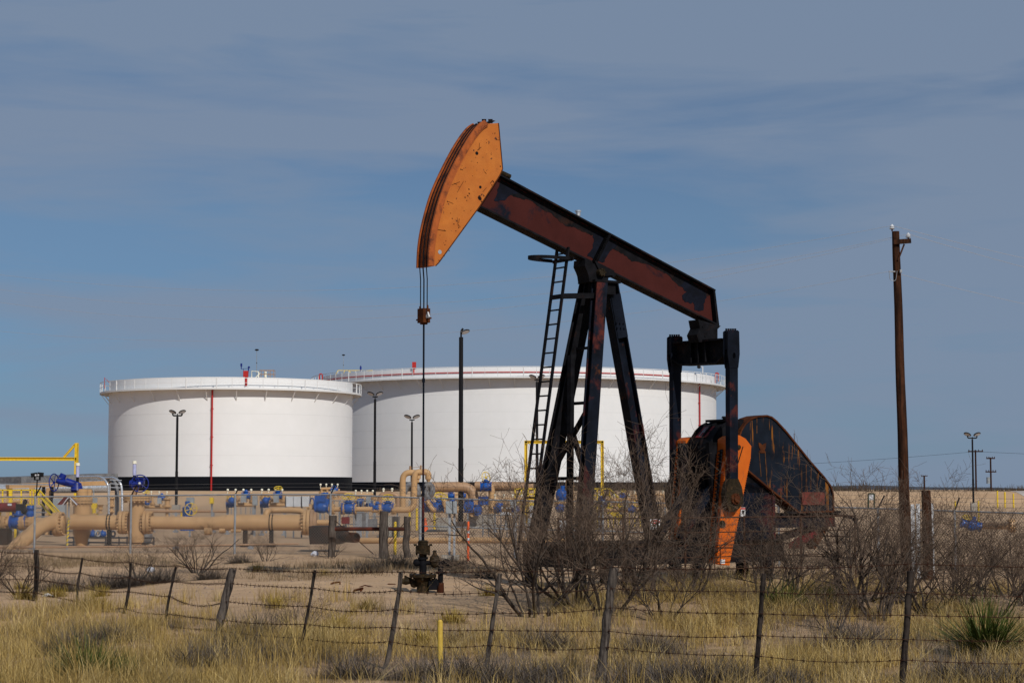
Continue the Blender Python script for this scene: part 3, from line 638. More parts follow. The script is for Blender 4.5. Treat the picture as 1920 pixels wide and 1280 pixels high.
WP = .954; zpin = pj(1377, 935, WP); zpt = pj(1370.5, 620, WP)
for s_ in (1, -1):
    w0, w1 = s_*(WP-.07), s_*(WP+.07)
    up = [pj(*p, WP) for p in ((1360, 622), (1363, 619.5), (1379, 619.5), (1381.5, 622), (1382.5, 664), (1379.8, 690), (1363.6, 690), (1360, 664))]
    mb = MB()
    for wa, wb in ((s_*(WP-.08), s_*(WP-.05)), (s_*(WP+.05), s_*(WP+.08))):
        h_ = circ(pj(1372, 667, WP), .042, 12); hl = [(a[0], pj(1372, 667, WP)[1]+(a[1]-pj(1372, 667, WP)[1])*1.6) for a in h_]
        uz(mb, up, wa, wb, [hl])
    t0, t1 = pj(1371, 622, WP), pj(1371, 640, WP); uz(mb, [pj(*p, WP) for p in ((1361, 623), (1381, 623), (1382, 655), (1361, 655))], s_*(WP-.05), s_*(WP+.05))
    tb = [pj(*p, WP) for p in ((1364, 678), (1379.6, 678), (1380, 905), (1365, 905))]
    uz(mb, tb, w0, w1)
    for i in range(5): q = pj(1363+i*4.2, 620, WP); mb.tube(W(q[0], s_*WP-.02, q[1]), W(q[0], s_*WP-.02, q[1]+.05), .022, None, 6)
    pit = mb.build('pitman', M['dark'], PJ)
    mb = MB(); uz(mb, [pj(*p, WP) for p in ((1365, 897), (1379.5, 897), (1386, 912), (1389, 930), (1388, 943), (1381, 953), (1371, 959.5), (1363, 957), (1357.5, 943), (1356.5, 925), (1360, 908))], s_*(WP-.085), s_*(WP+.085)); 
    wb_ = mb.build('wrist_pin_housing', M['grease'], pit)
    mb = MB(); q = pj(1379, 935, WP+.1); c = W(q[0], s_*(WP+.08), q[1]); mb.lathe(c, PS*s_, [(0, .12), (.04, .12), (.045, .075), (.09, .07), (.095, .03)], 14)
    for i in range(6): a = i*math.pi/3; mb.tube(c+PD*.1*math.cos(a)+Vector((0, 0, .1*math.sin(a))), c+PD*.1*math.cos(a)+Vector((0, 0, .1*math.sin(a)))+PS*s_*.06, .018, None, 6)
    mb.build('bearing_cap', M['rust'], wb_)
# cranks and counterweights
WC = .85; zsh = (zpin[0]-.10, 2.72)
Lc = [(1364, 822), (1350+16, 900), (1345+16, 960), (1344, 1056)]
def teeth(a, b, n, d):
    out = []; v = Vector((b[0]-a[0], b[1]-a[1])); nrm = Vector((v.y, -v.x)).normalized()*d
    for i in range(n):
        p = (a[0]+v.x*i/n, a[1]+v.y*i/n); out.append(p); q = (a[0]+v.x*(i+.55)/n, a[1]+v.y*(i+.55)/n); out.append((q[0]+nrm.x, q[1]+nrm.y)); out.append((q[0], q[1]))
    return out
tl, tr_ = pj(1363.5, 823, WC), pj(1407.5, 857, WC)
oc = [tl, pj(1372, 817, WC), pj(1386, 815.5, WC), pj(1398, 822, WC), pj(1408.7, 836, WC)]+teeth(tr_, pj(1369, 1050, WC), 44, -.016)+[pj(1368, 1059.5, WC), pj(1345, 1056, WC)]+teeth(pj(1345.5, 1040, WC), pj(1362.5, 848, WC), 44, -.016)+[pj(1363, 846, WC)]
for s_ in (1, -1):
    mb = MB(); uz(mb, oc, s_*(WC-.31), s_*WC); cw = mb.build('counterweight', M['orange2'], PJ)
    mb = MB(); a, b = pj(1398, 828, WC), pj(1370, 930, WC); mb.bar(W(a[0]-.08, s_*(WC+.006), a[1]-.1), W(b[0]+.06, s_*(WC+.006), b[1]+.35), .015, .02, PD)
    for px, py in ((1384.5, 838), (1354, 982)): q = pj(px, py, WC); mb.lathe(W(q[0], s_*WC, q[1]), PS*s_, [(0, .05), (.03, .05), (.035, .02)], 8)
    q = pj(1354, 982, WC); mb.lathe(W(q[0]+.0, s_*WC, q[1]), PS*s_, [(0, .085), (.02, .08)], 9)
    mb.build('weight_bolt', M['grease'], cw)
    mb = MB(); a, b = pj(1345.5, 1046, WC), pj(1362.5, 842, WC); mb.bar(W(a[0]-.022, s_*(WC-.15), a[1]), W(b[0]-.022, s_*(WC-.15), b[1]), .075, .02, PS)
    for k in range(30): f_ = (k+.5)/30; p_ = lerp2(a, b, f_); mb.bar(W(p_[0]-.045, s_*(WC-.15)-.055, p_[1]), W(p_[0]-.045, s_*(WC-.15)+.055, p_[1]), .03, .03, (0, 0, 1))
    mb.build('toothed_rack', M['black'], cw)
    if s_ == 1:
        mb = MB(); q = pj(1354.5, 1052, WC); mb.box(W(q[0], WC+.004, q[1]), (.13, .006, .09), Matrix.Rotation(TH, 3, 'Z')); mb.build('sticker', M['sign'], cw)
    mb = MB(); uz(mb, [(zsh[0]-.24, zsh[1]+.26), (zsh[0]+.24, zsh[1]+.26), (zsh[0]+.22, .75), (zsh[0]-.06, .70)], s_*.44, s_*.535); mb.tube(W(zsh[0], s_*.40, zsh[1]), W(zsh[0], s_*.54, zsh[1]), .2, None, 14)
    mb.build('crank', M['black'], PJ)
# gearbox
gl = -.42; gr = .42
gb = [pj(1290, 842, gl), pj(1291, 832, gl), pj(1296, 820, gl), pj(1303, 809, gl), pj(1312, 800, gl), pj(1322, 795, gl)]
gtop = pj(1345, 790, 0)[1]
gb += [(gb[-1][0]+.15, gtop), (gb[-1][0]+1.25, gtop), (gb[-1][0]+1.6, gtop-.15), (gb[-1][0]+1.75, 2.3), (gb[-1][0]+1.6, 1.9), (gb[0][0]+.25, 1.9), (gb[0][0], 2.5)]
mb = MB(); uz(mb, gb, gl, gr)
for z_ in (2.84,): mb.box(W((gb[0][0]+gb[9][0])/2, 0, z_), (gb[9][0]-gb[0][0]+.02, .92, .07), Matrix.Rotation(TH, 3, 'Z'))
for w_ in (-.36, 0, .36):
    ring = gb[:6]; 
    for a, b in zip(ring, ring[1:]): mb.bar(W(a[0], w_, a[1]+.015), W(b[0], w_, b[1]+.015), .05, .05, PS)
for w_ in (-.30, 0, .32): mb.bar(W(gb[0][0]-.01, w_, 2.82), W(gb[0][0]+.16, w_, 1.95), .05, .06, PS)
for i in range(8): u = gb[0][0]-.04+i*.24; mb.tube(W(u, .46, 2.88), W(u, .46, 2.92), .02, None, 6)
for i in range(5): mb.tube(W(gb[0][0]-.05, -.4+i*.2, 2.86), W(gb[0][0]-.05, -.4+i*.2, 2.91), .02, None, 6)
GB = mb.build('gearbox', M['black'], PJ)
mb = MB(); q = W(gb[5][0]+.2, 0, gtop); mb.tube(q-Vector((0, 0, .02)), q+Vector((0, 0, .10)), .045, None, 8); mb.tube(q+Vector((0, 0, .08)), q+Vector((0, 0, .12)), .075, .05, 10); mb.box(W(gb[5][0]+.45, 0, gtop+.02), (1.0, .7, .05), Matrix.Rotation(TH, 3, 'Z')); mb.build('breather', M['black'], GB)
# number plate on the dome: red plate with a pale badge (lettering in the photo is not readable)
a, b = gb[2], gb[4]; c = lerp2(a, b, .45); v = Vector((b[0]-a[0], b[1]-a[1])).normalized(); nrm = Vector((-v.y, v.x))
def on_dome(s0, wv, h): return W(c[0]+v.x*s0+nrm.x*h, wv, c[1]+v.y*s0+nrm.y*h)
mb = MB(); mb.bar(on_dome(-.17, -.07, .012), on_dome(.17, -.07, .012), .36, .01, PS); pl_ = mb.build('name_plate', M['darkred'], GB)
mb = MB()
for w_ in (-.15, -.03): mb.bar(on_dome(-.13, w_, .02), on_dome(.13, w_, .02), .018, .006, PS)
for s0 in (-.13, 0, .13): mb.bar(on_dome(s0, -.155, .02), on_dome(s0, -.025, .02), .018, .006, PD)
mb.bar(on_dome(-.02, -.10, .02), on_dome(.12, -.07, .02), .03, .006, PS); mb.build('badge', M['grey'], pl_)
# gearbox pedestal
ped = [pj(1395, 905, .42), pj(1425, 905, .42), pj(1447, 920, .42), pj(1447, 1030, .42), (pj(1447, 1030, .42)[0], .9), (gb[0][0]-.15, .9), (gb[0][0]-.1, 1.95)]
mb = MB(); uz(mb, ped, -.42, .42)
mb.bar(W(gb[0][0]-.9, .38, .95), W(gb[0][0]-.02, .38, 2.0), .12, .16, PS); mb.bar(W(gb[0][0]-.9, -.38, .95), W(gb[0][0]-.02, -.38, 2.0), .12, .16, PS)
mb.bar(W(ped[2][0]+.03, .43, .9), W(ped[2][0]+.03, .43, ped[2][1]), .08, .05, PD)
PED = mb.build('pedestal', M['dark'], PJ)
mb = MB(); q = pj(1393, 959.5, .60); mb.box(W(q[0], .60, q[1]), (.125, .008, .20), Matrix.Rotation(TH, 3, 'Z')); st_ = mb.build('warning_sticker', M['sign'], PED)
mb = MB(); mb.box(W(q[0], .606, q[1]+.075), (.12, .006, .035), Matrix.Rotation(TH, 3, 'Z')); mb.build('red_header', M['red'], st_)
mb = MB()
for a, b, t_ in (((-.03, .03), (.03, -.0), .035), ((-.01, .01), (-.04, -.05), .02), ((.01, .01), (.04, .04), .018), ((.0, -.0), (.02, -.06), .02)): mb.bar(W(q[0]+a[0], .607, q[1]+a[1]), W(q[0]+b[0], .607, q[1]+b[1]), t_, .006, PD)
mb.build('falling_figure', M['black'], st_)
mb = MB(); mb.bar(W(q[0], .40, q[1]), W(q[0], .594, q[1]), .05, .05); mb.build('sticker_bracket', M['black'], PED)
# belt guard
g0, g1 = .14, .50
og = [pj(*p, g1) for p in ((1385, 822), (1390, 806), (1398, 794), (1407.5, 785), (1421, 780.5), (1437.5, 779), (1447, 782), (1456, 789.4), (1475, 810), (1520, 866), (1545, 894), (1557.6, 911), (1562, 926), (1563, 958), (1497.6, 960), (1447, 919), (1404, 883), (1390, 860))]
mb = MB(); uz(mb, og, g0, g1-.02)
M['guard'] = mat('streaked_black_guard', (.008, .012, .020), (.23, .085, .012), 1.0, .575, .64, .6, 0, .3, .2, 30, (.10, .025, .018), 1.3, .63, .68, (7, 7, .55))
BG = mb.build('belt_guard', M['guard'], PJ)
mb = MB()
for a, b in zip(og, og[1:]+og[:1]): mb.bar(W(a[0], (g0+g1)/2, a[1]), W(b[0], (g0+g1)/2, b[1]), g1-g0+.03, .035, PS)
mb.build('rim', M['rust'], BG)
mb = MB()
pq = [pj(*p, g1) for p in ((1503, 924), (1508, 922), (1543, 922), (1546, 925), (1546, 946), (1504, 946))]; uz(mb, pq, g1-.025, g1+.01); mb.build('hatch', mat('red_oxide_patch', (.13, .03, .022), (.07, .02, .012), 4, .5, .6, .7), BG)
mb = MB()
for a, b in zip(pq, pq[1:]+pq[:1]): mb.bar(W(a[0], g1+.012, a[1]), W(b[0], g1+.012, b[1]), .03, .02, PS)
RSM = mat('orange_rust_streak', (.17, .065, .013), (.03, .014, .008), 9, .42, .6, .8)
for p, q in (((1424, 846), (1428, 893)), ((1435.5, 848), (1439, 906)), ((1490, 812), (1491, 850)), ((1513, 870), (1512, 920)), ((1522, 876), (1521, 918)), ((1507, 948), (1507, 957)), ((1533, 890), (1533, 918)), ((1420, 783), (1420, 812)), ((1443, 784), (1444, 806))):
    mb = MB(); a, b = pj(*p, g1), pj(*q, g1); mb.bar(W(a[0], g1-.017, a[1]), W(b[0], g1-.017, b[1]), .013, .008, PD); mb.build('rust_streak', RSM, BG)
mb = MB(); c = pj(1430, 838, g1); q = lambda a: (c[0]+a[0]*.011, c[1]-a[1]*.0115)
uz(mb, [q(a) for a in ((-10, -9), (-4, -7), (0, -4), (5, -7), (10, -8), (8, 2), (5, 6), (9, 9), (6, 11), (-6, 11), (-9, 8), (-5, 5), (-9, 0))], g1-.022, g1-.004); mb.build('rust_patch', M['rust'], BG)
# motor platform behind
up0, up1 = ped[2][0]+.02, pj(1565, 964, .40)[0]; zt_ = pj(1500, 966, .40)[1]; zb_ = pj(1500, 988, .40)[1]
for w_ in (.40, -.40):
    mb = MB(); mb.hbar(W(up0, w_, (zt_+zb_)/2), W(up1, w_, (zt_+zb_)/2), .12, abs(zt_-zb_), PS, .02)
    mb.build('platform_beam', M['dark'], PJ)
mb = MB()
for u in np.linspace(up0+.3, up1-.1, 4): mb.bar(W(u, -.45, zt_+.03), W(u, .45, zt_+.03), .14, .05, PD)
mb.bar(W(up0+.35, .45, zt_+.07), W(up1+.1, .45, zt_+.07), .1, .06, PS); mb.bar(W(up1-.1, .35, zt_+.05), W(up1+.75, .35, zt_-.1), .05, .05, PS)
mb.build('motor_rail', M['black'], PJ)
for (a, b, m_) in (((up0+1.25, .3, zb_), (up0-.35, .3, .75), M['black']), ((up0+1.9, -.1, zb_), (up0+.25, .8, .75), M['darkred']), ((up1-.15, .2, zb_), (up1-.55, .2, zb_-.45), M['rust'])):
    mb = MB(); mb.bar(W(*a), W(*b), .22, .12, PS); mb.build('platform_brace', m_, PJ)
mb = MB(); c = W(up1-.75, -.15, zt_+.30); mb.lathe(c-PS*.1, PS, [(0, .1), (.02, .22), (.45, .22), (.47, .1)], 14); mb.build('motor', M['black'], PJ)
# bridle and polished rod
hb = W(*([pj(796, 500, 0)[0]]), 0, 0) if False else None
ub = toward(fr_s[-1], -.075); rod_u = pj(794.6, 600, 0)[0]
for w_, r in ((-.125, .011), (0, .014), (.125, .011)):
    mb = MB(); arc = [W(*(lambda p: (p[0], w_, p[1]))(toward(p, -.078))) for p in fr_s[2:]]
    zc = at(794.6, 577 if w_ else 585, 37.6).z
    mb.path(arc+[W(rod_u, w_, fr_s[-1][1]-.25), W(rod_u, w_, zc)], r, 5); mb.build('bridle_cable', M['black'], PJ)
zc = at(795, 590, 37.6).z
mb = MB(); mb.box(W(rod_u, 0, zc-.02), (.16, .22, .28), Matrix.Rotation(TH, 3, 'Z')); mb.tube(W(rod_u, 0, zc-.19), W(rod_u, 0, zc-.12), .075, None, 10); mb.bar(W(rod_u, -.27, zc-.085), W(rod_u, .27, zc-.085), .03, .03, PD)
for w_ in (-.14, .14): mb.tube(W(rod_u, w_, zc+.02), W(rod_u, w_, zc+.18), .025, .018, 8)
CB = mb.build('carrier_bar', M['rust'], PJ)
for s_, m_ in ((-1, M['black']), (1, M['lightgrey'])):
    mb = MB(); a, b, c = (.12*s_, zc+.09), (.20*s_, zc-.06), (.09*s_, zc-.08)
    for p, q in ((a, b), (b, c), (c, a)): mb.bar(W(rod_u, *p), W(rod_u, *q), .03, .03, PD)
    mb.build('clevis', m_, CB)
zw = at(790, 1012, 37.6).z
mb = MB(); mb.tube(W(rod_u, 0, zw-.1), W(rod_u, 0, zc-.15), .019, None, 8); zk = at(795, 713, 37.6).z; mb.tube(W(rod_u, 0, zk-.04), W(rod_u, 0, zk+.04), .03, None, 8); mb.tube(W(rod_u, 0, zw-.1), W(rod_u, 0, at(790, 905, 37.6).z), .026, None, 8)
mb.build('polished_rod', M['dark'], PJ)
# ------------------------------------------------------------------ wellhead
wc = W(rod_u, 0, 0); YW = wc.y
def q_(px, py): return at(px, py, YW)
cx_ = wc.x; Wd = thing('wellhead', 'oily wellhead with stacked fittings and side valves under the pumping rod', 'wellhead', (cx_, YW, G(cx_, YW)))
def Z(py): return at(790, py, YW).z
mb = MB(); mb.lathe((cx_, YW, Z(1045)), (0, 0, 1), [(0, .05), (.02, .075), (.08, .075), (.085, .13), (.24, .14), (.245, .10), (.30, .10), (.305, .11), (Z(1012)-Z(1045)-.02, .10), (Z(1012)-Z(1045), .07)], 10)
for s_ in (-1, 1): mb.tube((cx_+s_*.12, YW-.05, Z(1040)), (cx_+s_*.12, YW-.05, Z(1024)), .022, None, 6); mb.box((cx_+s_*.15, YW, Z(1021)), (.06, .05, .04))
mb.bar((cx_-.12, YW-.13, Z(1033)), (cx_+.14, YW-.13, Z(1037)), .05, .02); mb.build('stuffing_box', M['grease'], Wd)
mb = MB(); mb.tube((cx_, YW, Z(1110)), (cx_, YW, Z(1044)), .072, None, 10); mb.tube((cx_, YW, Z(1048)), (cx_, YW, Z(1044)), .10, None, 8); mb.build('tubing', M['black'], Wd)
mb = MB(); xr = q_(826, 1060).x; mb.tube((cx_-.15, YW, Z(1054.5)), (xr+.08, YW, Z(1055)), .045, None, 8); mb.sphere((cx_-.12, YW, Z(1054)), .075); mb.sphere((xr+.11, YW, Z(1055)), .085)
mb.tube((cx_+.18, YW, Z(1054)), (cx_+.24, YW, Z(1054)), .07, None, 8); mb.path([(xr, YW, Z(1055)), (xr, YW, Z(1110))], .052, 8); mb.tube((xr, YW, Z(1075)), (xr, YW, Z(1071)), .10, None, 6)
mb.build('flow_line', M['black'], Wd)
mb = MB(); xv = q_(815, 1050).x; mb.lathe((xv, YW, Z(1057)), (0, 0, 1), [(0, .06), (.05, .11), (.14, .09), (.18, .05), (.24, .03), (.25, .05), (.27, .02)], 8); mb.sphere((xv, YW, Z(1056)), .09, 8); mb.build('check_valve', M['grease'], Wd)
mb = MB(); mb.tube((xr, YW, Z(1112)), (xr, YW, Z(1092)), .072, .066, 8); mb.build('rusty_sleeve', M['rust'], Wd)
mb = MB(); mb.lathe((cx_, YW, G(cx_, YW)-.1), (0, 0, 1), [(0, .13), (Z(1098)-G(cx_, YW)+.1, .12), (Z(1083)-G(cx_, YW)+.1, .16), (Z(1081)-G(cx_, YW)+.1, .27), (Z(1076)-G(cx_, YW)+.1, .27), (Z(1075)-G(cx_, YW)+.1, .12)], 12)
for i in range(8): a = i*math.pi/4; mb.tube((cx_+.23*math.cos(a), YW+.23*math.sin(a), Z(1086)), (cx_+.23*math.cos(a), YW+.23*math.sin(a), Z(1074)), .022, None, 5)
mb.build('casing_head', M['grease'], Wd)
mb = MB(); xl = q_(757, 1090).x; mb.path([(cx_-.1, YW, Z(1090)), (xl+.22, YW, Z(1088)), (xl, YW, Z(1091))], .045, 8); mb.sphere((xl+.04, YW, Z(1089)), .09, 8, (1.4, 1, .8)); mb.sphere((xl+.2, YW, Z(1094)), .08, 8); mb.tube((xl+.03, YW, Z(1088)), (xl+.03, YW, Z(1078)), .02, None, 5); mb.bar((xl+.03, YW, Z(1080)), (xl+.16, YW, Z(1086)), .035, .02)
mb.build('casing_valve', M['grease'], Wd)
mb = MB(); xv = q_(815, 1095).x; mb.path([(cx_+.1, YW, Z(1095)), (xr, YW, Z(1096))], .045, 8); mb.sphere((xv, YW, Z(1094)), .115, 8); mb.tube((xv, YW, Z(1094)), (xv, YW, Z(1084)), .05, None, 6); mb.box((cx_+.2, YW-.1, Z(1096)), (.16, .1, .18)); mb.build('casing_valve', M['black'], Wd)
# ------------------------------------------------------------------ steel guard fence round the machine
GF = thing('guard_fence', 'thin rusty steel rod fence round the pumpjack base', 'fence', W(-.8, 1.75, 0))
wg = 1.75; u0g, u1g = pj(1047, 971, wg)[0], pj(1603, 969, wg)[0]; zg = pj(1300, 970, wg)[1]
hs = [zg, zg-.30, zg-.56, zg-.80, zg-1.05]
pan = np.linspace(u0g, u1g, 6)
for i in range(5):
    mb = MB()
    for z in hs: mb.tube(W(pan[i], wg, z), W(pan[i+1], wg, z), .012 if z < zg else .016, None, 5)
    for k in range(1): u = pan[i]+(pan[i+1]-pan[i])*.5; mb.tube(W(u, wg-.02, hs[-1]-.02), W(u, wg-.02, zg), .010, None, 5)
    mb.build('rod_panel', M['wire'], GF)
for u in pan: mb = MB(); g = W(u, wg, 0); mb.tube((g.x, g.y, G(g.x, g.y)-.1), W(u, wg, zg+.03), .022, None, 6); mb.build('post', M['wire'], GF)
mb = MB()
for z in (zg, zg-.45, zg-.9): mb.tube(W(u1g, wg, z), W(u1g, -1.9, z), .016, None, 5)
for u in (u1g,): g = W(u, -1.9, 0); mb.tube((g.x, g.y, -.05), (g.x, g.y, zg), .03, None, 6)
mb.build('side_rails', M['wire'], GF)
q = pj(1228, 982, wg+.04); mb = MB(); mb.box(W(q[0], wg+.04, q[1]), (.29, .01, .20), Matrix.Rotation(TH, 3, 'Z'))
SG = mb.build('danger_sign', M['sign'], None); SG['label'] = 'small white warning sign with a red oval hung on the rod fence'; SG['category'] = 'sign'
mb = MB(); mb.prism([(q[0]+.12*math.cos(a), q[1]+.045+.042*math.sin(a)) for a in np.linspace(0, 2*math.pi, 17)[:-1]], lambda u, z: W(u, wg+.046, z), lambda u, z: W(u, wg+.050, z)); mb.build('red_oval', M['red'], SG)
mb = MB()
for i in range(6): mb.bar(W(q[0]-.075+i*.03, wg+.053, q[1]+.03), W(q[0]-.075+i*.03, wg+.053, q[1]+.06), .013, .004, PD)
mb.build('oval_lettering', M['trim'], SG)
mb = MB()
for z in (-.02, -.05, -.08): mb.bar(W(q[0]-.10, wg+.047, q[1]+z), W(q[0]+.09, wg+.047, q[1]+z), .012, .004, (0, 0, 1))
mb.build('text_line', M['black'], SG)
# ------------------------------------------------------------------ utility poles and wires
def upole(px_t, py_t, px_b, D, dia, label, arm=True):
    tp = at(px_t, py_t, D); bt_ = ground_at(px_b, D); bt_.z -= .3
    t_ = thing('utility_pole', label, 'utility pole', (bt_.x, D, bt_.z+.3)); return t_, tp, bt_
UP, tp, bt_ = upole(1679.5, 434, 1698, 47, .27, 'leaning brown wooden utility pole with two white insulators on top', 47)
mb = MB(); n = 14; pts = [bt_.lerp(tp, i/n)+Vector((.006*math.sin(i*1.3), 0, 0)) for i in range(n+1)]
mb.path(pts, .2, 14, radii=[.145-.055*i/n for i in range(n+1)]); mb.build('trunk', M['wood'], UP)
mb = MB(); a = tp+Vector((-.08, -.12, -.28)); mb.bar(a, a+Vector((.42, -.02, .03)), .11, .09); mb.bar(a+Vector((.10, 0, -.45)), a+Vector((.26, 0, -.05)), .04, .02); mb.build('cross_arm', M['wood'], UP)
def insul(q, s_=1):
    mb = MB(); mb.tube(q, q+Vector((0, 0, .14)), .018, None, 6); ib = mb.build('insulator_pin', M['rust'], UP)
    mb = MB(); mb.lathe(q+Vector((0, 0, .05)), (0, 0, 1), [(0, .05), (.02, .07), (.04, .042), (.06, .06), (.09, .035), (.12, .02)], 10); mb.build('insulator', M['lightgrey'], ib); return q+Vector((0, 0, .14))
i1 = insul(tp+Vector((-.10, -.05, .0))); i2 = insul(a+Vector((.36, 0, .06))); i3 = tp+Vector((-.14, -.1, -.20)); i4 = tp+Vector((-.2, -.1, -1.0))
mb = MB(); mb.bar(i4, i4+Vector((.2, .05, 0)), .03, .03); mb.path([i4, i4+Vector((.02, 0, -.22)), i4+Vector((.16, 0, -.24)), i4+Vector((.2, 0, .02))], .008, 4, .06); mb.box(tp+Vector((.08, -.15, -1.0)), (.05, .05, .08)); mb.build('service_bracket', M['steel'], UP)
def wire(a, b, sag, r, label, group=None, m_='cable'):
    pts = [a.lerp(b, k/24)-Vector((0, 0, sag*4*(k/24)*(1-k/24))) for k in range(25)]
    mb = MB(); mb.path(pts, r, 4, caps=False); return solo(mb, 'power_line', M[m_], label, 'power line', a, group)
wl = 'power lines strung from the leaning pole'
LL = [(i1, 440, 1.72, 'uppermost pale wire running left from the leaning pole'), (i2, 458, 1.95, 'second pale wire running left from the leaning pole'), (i3, 476, 2.1, 'third pale wire running left from the leaning pole'), (i4, 560, 1.55, 'lowest pale wire running left from the leaning pole')]
for a_, yl, sg, lb in LL: wire(a_, at(-420, yl, 62), sg, .0045, lb, wl)
for a_, yr, lb in ((i1, 560, 'uppermost pale wire running right from the leaning pole'), (i2, 600, 'middle pale wire running right from the leaning pole'), (i4, 640, 'lowest pale wire running right from the leaning pole')): wire(a_, at(2600, yr, 90), .7, .006, lb, wl)
def far_pole(px, ytop, D, arms, label, tr=False):
    b = ground_at(px, D); tz = at(px, ytop, D).z; t_ = thing('utility_pole', label, 'utility pole', b, 'distant utility poles'); r = max(.13, D*.00042)
    mb = MB(); mb.tube(b-Vector((0, 0, .3)), (b.x, D, tz), r*1.2, r, 8); mb.build('trunk', M['wood'], t_)
    for dz, hw in arms:
        mb = MB(); hw = hw*D/F; z = tz-dz*D/F; mb.bar((b.x-hw, D-.1, z), (b.x+hw, D-.1, z), .22, .16, (0, 0, 1))
        for k in (-.9, -.4, .4, .9): mb.tube((b.x+k*hw, D-.1, z), (b.x+k*hw, D-.1, z+.35), .07, None, 5)
        mb.build('cross_arm', M['wood'], t_)
    if tr: mb = MB(); z = tz-43*D/F; mb.tube((b.x-5*D/F, D, z-.6), (b.x-5*D/F, D, z+.6), .35, None, 8); mb.build('transformer', M['grey'], t_)
far_pole(1830, 843, 330, [(3, 14)], 'distant wooden pole with one cross arm just right of the far lamp pole')
far_pole(1858, 857, 360, [(2, 8), (27, 10)], 'distant wooden pole with two cross arms and a transformer', True)
far_pole(1733, 891, 620, [(1, 6)], 'small distant pole with one short cross arm right of the leaning pole')
mb = MB(); a, b = at(1100, 885, 340), at(1830, 847, 329.5)
wire(at(900, 880, 340), at(1830, 846, 329.5), 1.2, .03, 'thin dark wire low above the horizon left of the far pole', None, 'pole')
wire(at(1830, 846, 329.5), at(2300, 858, 340), .3, .03, 'thin dark wire low above the horizon right of the far pole', None, 'pole')
# ------------------------------------------------------------------ barbed wire fence in front
posts = [(68, 1030, 64, 1130, 38.2, .10, 1), (155, 1045, 143, 1150, 35.5, .045, 0), (245, 1055, 228, 1172, 33, .05, 0), (330, 1062, 310, 1168, 31.2, .045, 0), (437, 1066, 405, 1215, 28.4, .12, 2),
    (591, 1068, 568, 1190, 26.6, .042, 0), (752, 1072, 722, 1255, 24.9, .06, 2), (938, 1075, 917, 1225, 24.2, .058, 2), (1152, 1062, 1132, 1245, 23.4, .115, 2), (1432, 1075, 1418, 1270, 22.1, .06, 0), (1707, 1070, 1692, 1275, 21.3, .07, 0)]
BF = thing('barbed_wire_fence', 'sagging barbed wire fence on crooked wooden posts in the dry grass', 'fence', ground_at(437, 28.4))
BW = {0: (1037, 1062, 1085, 1110, 1133), 1: (1047, 1074, 1098, 1127, 1146), 2: (1053, 1082, 1108, 1140, 1161), 3: (1060, 1089, 1118, 1150, 1172), 4: (1065, 1093, 1127, 1162, 1182), 5: (1072, 1102, 1136, 1170, 1195), 6: (1072, 1107, 1142, 1175, 1202), 7: (1069, 1107, 1148, 1180, 1209), 8: (1063, 1103, 1138, 1182, 1213), 9: (1063, 1109, 1149, 1191, 1229), 10: (1056, 1109, 1152, 1198, 1237)}
tops = []
for i, (xt, yt, xb, yb, D, wd, kind) in enumerate(posts):
    a = at(xt, yt, D); b = at(xb, yb, D); g = G(b.x, D)-.12; d = (a-b); b = a-d*((a.z-g)/d.z); rr = random.Random(i)
    mb = MB(); n = 9; off_ = Vector((rr.uniform(-.03, .03), 0, 0)); pts = []; rad = []
    for k in range(n+1):
        q = b.lerp(a, k/n); q += off_*math.sin(k/n*math.pi)*1.2+Vector((rr.uniform(-1, 1), rr.uniform(-1, 1), 0))*wd*.07; pts.append(q); rad.append(wd/2*rr.uniform(.85, 1.12)*(1.06-.1*k/n))
    mb.path(pts, wd/2, 8, radii=rad); pm = mb.build('post', M['oldwood'] if kind == 2 else M['darkwood'], BF)
    if kind == 2: pm['label'] = 'thicker weathered grey post' if wd > .1 else 'slim weathered grey post'
for k in range(5):
    nodes = []
    e0 = at(-160, BW[0][k]-12, 42); nodes.append(e0)
    for i, p in enumerate(posts):
        f_ = (BW[i][k]-p[1])/(p[3]-p[1]); nodes.append(at(p[0]+(p[2]-p[0])*f_, BW[i][k], p[4]-.05))
    nodes.append(at(2080, BW[10][k]+3, 20.6))
    mb = MB(); rr = random.Random(50+k); full = []
    for a, b in zip(nodes, nodes[1:]):
        sg = rr.uniform(.0, .05)+(.10 if (k == 2 and a is nodes[4]) else 0); m_ = max(6, int((b-a).length/.35))
        for j in range(m_): f_ = j/m_; full.append(a.lerp(b, f_)-Vector((0, 0, sg*4*f_*(1-f_)))+Vector((0, 0, rr.uniform(-.004, .004))))
    full.append(nodes[-1]); mb.path(full, .0048, 4, caps=False)
    ln = 0
    for a, b in zip(full, full[1:]):
        L_ = (b-a).length
        while ln < L_:
            c = a.lerp(b, ln/L_); d = (b-a).normalized(); u = Vector((rr.uniform(-1, 1), rr.uniform(-1, 1), rr.uniform(-1, 1))); u = (u-d*u.dot(d)).normalized()
            mb.tube(c-d*.012, c+d*.012, .009, None, 4, False); mb.tube(c-u*.03, c+u*.03, .0035, None, 3, False); v_ = u.cross(d); mb.tube(c-v_*.03+d*.006, c+v_*.03+d*.006, .0035, None, 3, False); ln += .125
        ln -= L_
    mb.build('barbed_strand', M['wire'], BF, False)
# lone yellow marker
b = ground_at(827, 23.6); mb = MB(); tpz = at(825, 1164, 23.6).z; mb.tube(b-Vector((0, 0, .1)), (at(825, 1164, 23.6).x, 23.6, tpz), .034, None, 10); mb.tube((at(825, 1164, 23.6).x, 23.6, tpz-.01), (at(825, 1164, 23.6).x, 23.6, tpz+.02), .034, .02, 10)
solo(mb, 'pipeline_marker', mat('dusty_yellow', (.62, .42, .07), (.5, .33, .05), 5), 'slender yellow marker post standing in grass in front of the wire fence', 'marker post', b)
